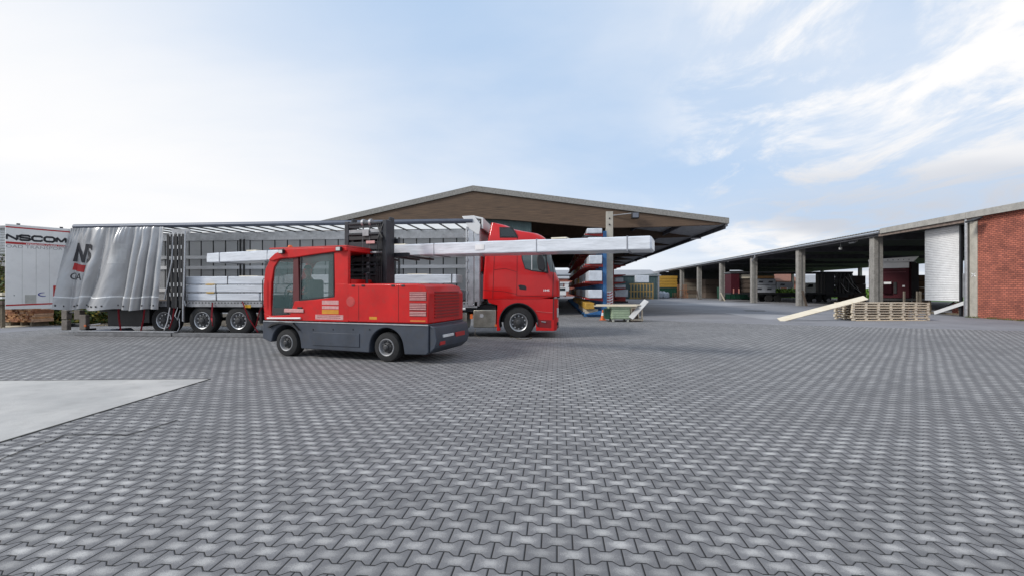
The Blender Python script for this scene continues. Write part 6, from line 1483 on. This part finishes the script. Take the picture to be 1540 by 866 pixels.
b = MB(); b.box((x0b - .26, .1, .14), (x0b - .06, .95, bh - .1)); b.build('side_pocket', DGREEN, bn, local=True)
p0 = BF.uz(893.5, 457.5, -.1); p1 = BF.uz(955, 459, -.1)
for i, (dz, dv, c, lab) in enumerate(((.0, .0, 957, 'lower long pale plank lying across the green bin'), (.055, .12, 962, 'upper long pale plank lying across the green bin, pushed further back'))):
    q0 = BF.uz(893.5 + 3 * i, 458, dv); q1 = BF.uz(c, 458, dv); P_ = BF.o + BF.d * q0[0] + BF.n * dv; Q_ = BF.o + BF.d * q1[0] + BF.n * dv
    b = MB(); b.beam((P_.x, P_.y, bh + .05 + dz), (Q_.x, Q_.y, bh + .05 + dz), .30, .05); b.beam((P_.x, P_.y - .15, bh + .05 + dz - .03), (P_.x + .001, P_.y - .14, bh + .06 + dz), .01, .01) if False else None
    tag(b.build('pale_plank', PLANK), lab, 'plank')
q0 = BF.uz(948.5, 478, -.12); q1 = BF.uz(972.5, 451.5, .1); P_ = BF.o + BF.d * q0[0] + BF.n * -.12; Q_ = BF.o + BF.d * q1[0] + BF.n * .1
b = MB(); b.beam((P_.x, P_.y, q0[1]), (Q_.x, Q_.y, q1[1]), .30, .04, up=(-.5, -.8, .6)); tag(b.build('tilted_board', mat('grey_board', (.50, .50, .50), .6)), 'light grey board tilted steeply between the green bin and the frame', 'board')
ck = thing('timber_frame_box', 'open timber box frame with scrap behind the tilted grey board', 'crate', (bg0[0] + 1.6, bg0[1], 0), BF.a)
ua, ub2 = BF.uz(948.5, 480, .1)[0] , BF.uz(967, 480, .1)[0]; ua -= 0; M3 = BF.a
hh_ = BF.uz(960, 461, .1)[1]
def ckb(a, c): 
    b = MB(); b.box(a, c)
    for v in b.bm.verts: p = BF.o + BF.d * v.co.x + BF.n * v.co.y; v.co = Vector((p.x, p.y, v.co.z))
    return b
for (xq, yq) in ((ua, .1), (ub2 - .08, .1), (ua, 1.0), (ub2 - .08, 1.0)): ckb((xq, yq, 0), (xq + .08, yq + .08, hh_)).build('corner_post', PALLETW, ck)
for z in (.06, hh_ - .1):
    ckb((ua, .09, z), (ub2, .098, z + .09)).build('front_rail', PALLETW, ck); ckb((ub2 + .002, .1, z), (ub2 + .02, 1.08, z + .09)).build('side_rail', PALLETW, ck)
ckb((ua, .1, .0), (ub2, 1.08, .055)).build('floor_board', BROWN, ck); ckb((ua + .05, 1.0, .1), (ub2 - .05, 1.02, hh_ - .12)).build('rear_board', mat('dark_wood', (.10, .055, .035), .8), ck)
for z in (.15, .3): ckb((ua + .15, .3, z), (ub2 - .2, .8, z + .13)).build('scrap_block', BROWN, ck)
cn = at_g(906.5, 481)
co = thing('traffic_cone', 'small orange and white traffic cone at the foot of the blue rack', 'traffic cone', (cn[0], cn[1], 0))
b = MB(); b.box((-.17, -.17, 0), (.17, .17, .035)); b.build('base', ORANGE, co, local=True, bevel=.01)
b = MB(); b.lathe([(.036, .125), (.25, .085)], n=20, axis='z'); b.lathe([(.41, .055), (.56, .03)], n=20, axis='z'); b.build('cone', ORANGE, co, local=True)
b = MB(); b.lathe([(.2505, .085), (.4095, .055)], n=20, axis='z'); b.build('white_band', WLET, co, local=True)

# ================================================================== left edge: timber stack and shelf
YS = 18.6
def SP(px, py): return at_y(px, py, YS)
x0, z1 = SP(5, 464); x1, _ = SP(52, 464); zb7 = SP(30, 497)[1]; zb7 = .20
t = thing('reddish_timber_stack', 'stack of reddish sawn timber ends under the swung white door', 'timber stack', ((x0 + x1) / 2, YS, 0))
rr = random.Random(11); z = zb7; k = 0
tones = [RUSTW, mat('orange_timber', (.50, .26, .12), .8, 0, .25, 12), mat('brownred_timber', (.27, .11, .055), .8, 0, .25, 12), mat('pinkish_timber', (.50, .31, .20), .8, 0, .2, 12)]
while z < z1 - .02:
    x = x0; h_ = .075
    row = [MB() for _ in tones]; used = set()
    while x < x1 - .03:
        w_ = min(rr.choice((.10, .16, .2, .14)), x1 - x); o_ = rr.uniform(-.05, .06); m_ = rr.randrange(4); row[m_].box((x + .004, YS + o_, z + .003), (x + w_ - .004, YS + .8, z + h_ - .004)); used.add(m_); x += w_
    for m_ in used: row[m_].build('boards', tones[m_], t)
    for i, r_ in enumerate(row):
        if i not in used: r_.bm.free()
    z += h_; k += 1
b = MB()
for x in (x0 + .2, (x0 + x1) / 2, x1 - .3): b.box((x, YS + .05, .0), (x + .1, YS + .75, zb7 - .004))
b.build('bearer', MOSS, t)
sh = thing('timber_shelf', 'weathered timber shelf stand at the far left edge', 'shelf', (x0 - .5, YS - .6, 0))
YH = YS - .9
def HP(px, py): return at_y(px, py, YH)
for pxa in (1.5, -22): x, z = HP(pxa, 455); b = MB(); b.box((x - .05, YH, 0), (x + .05, YH + .12, z)); b.box((x - .05, YH + 1.5, 0), (x + .05, YH + 1.62, z)); b.build('leg', MOSS, sh)
for (py0, py1, m_) in ((440, 444, PLANK), (446, 449, WHITE), (452, 457, BROWN), (492, 496.5, PLANK)):
    xL, za_ = HP(-30, py1); xR, zb_2 = HP(8 if py0 < 470 else 4.5, py0); b = MB(); b.box((xL, YH - .12 + .13 * (py0 > 470), za_), (xR, YH + 1.5, zb_2)); b.build('shelf_board', m_, sh)
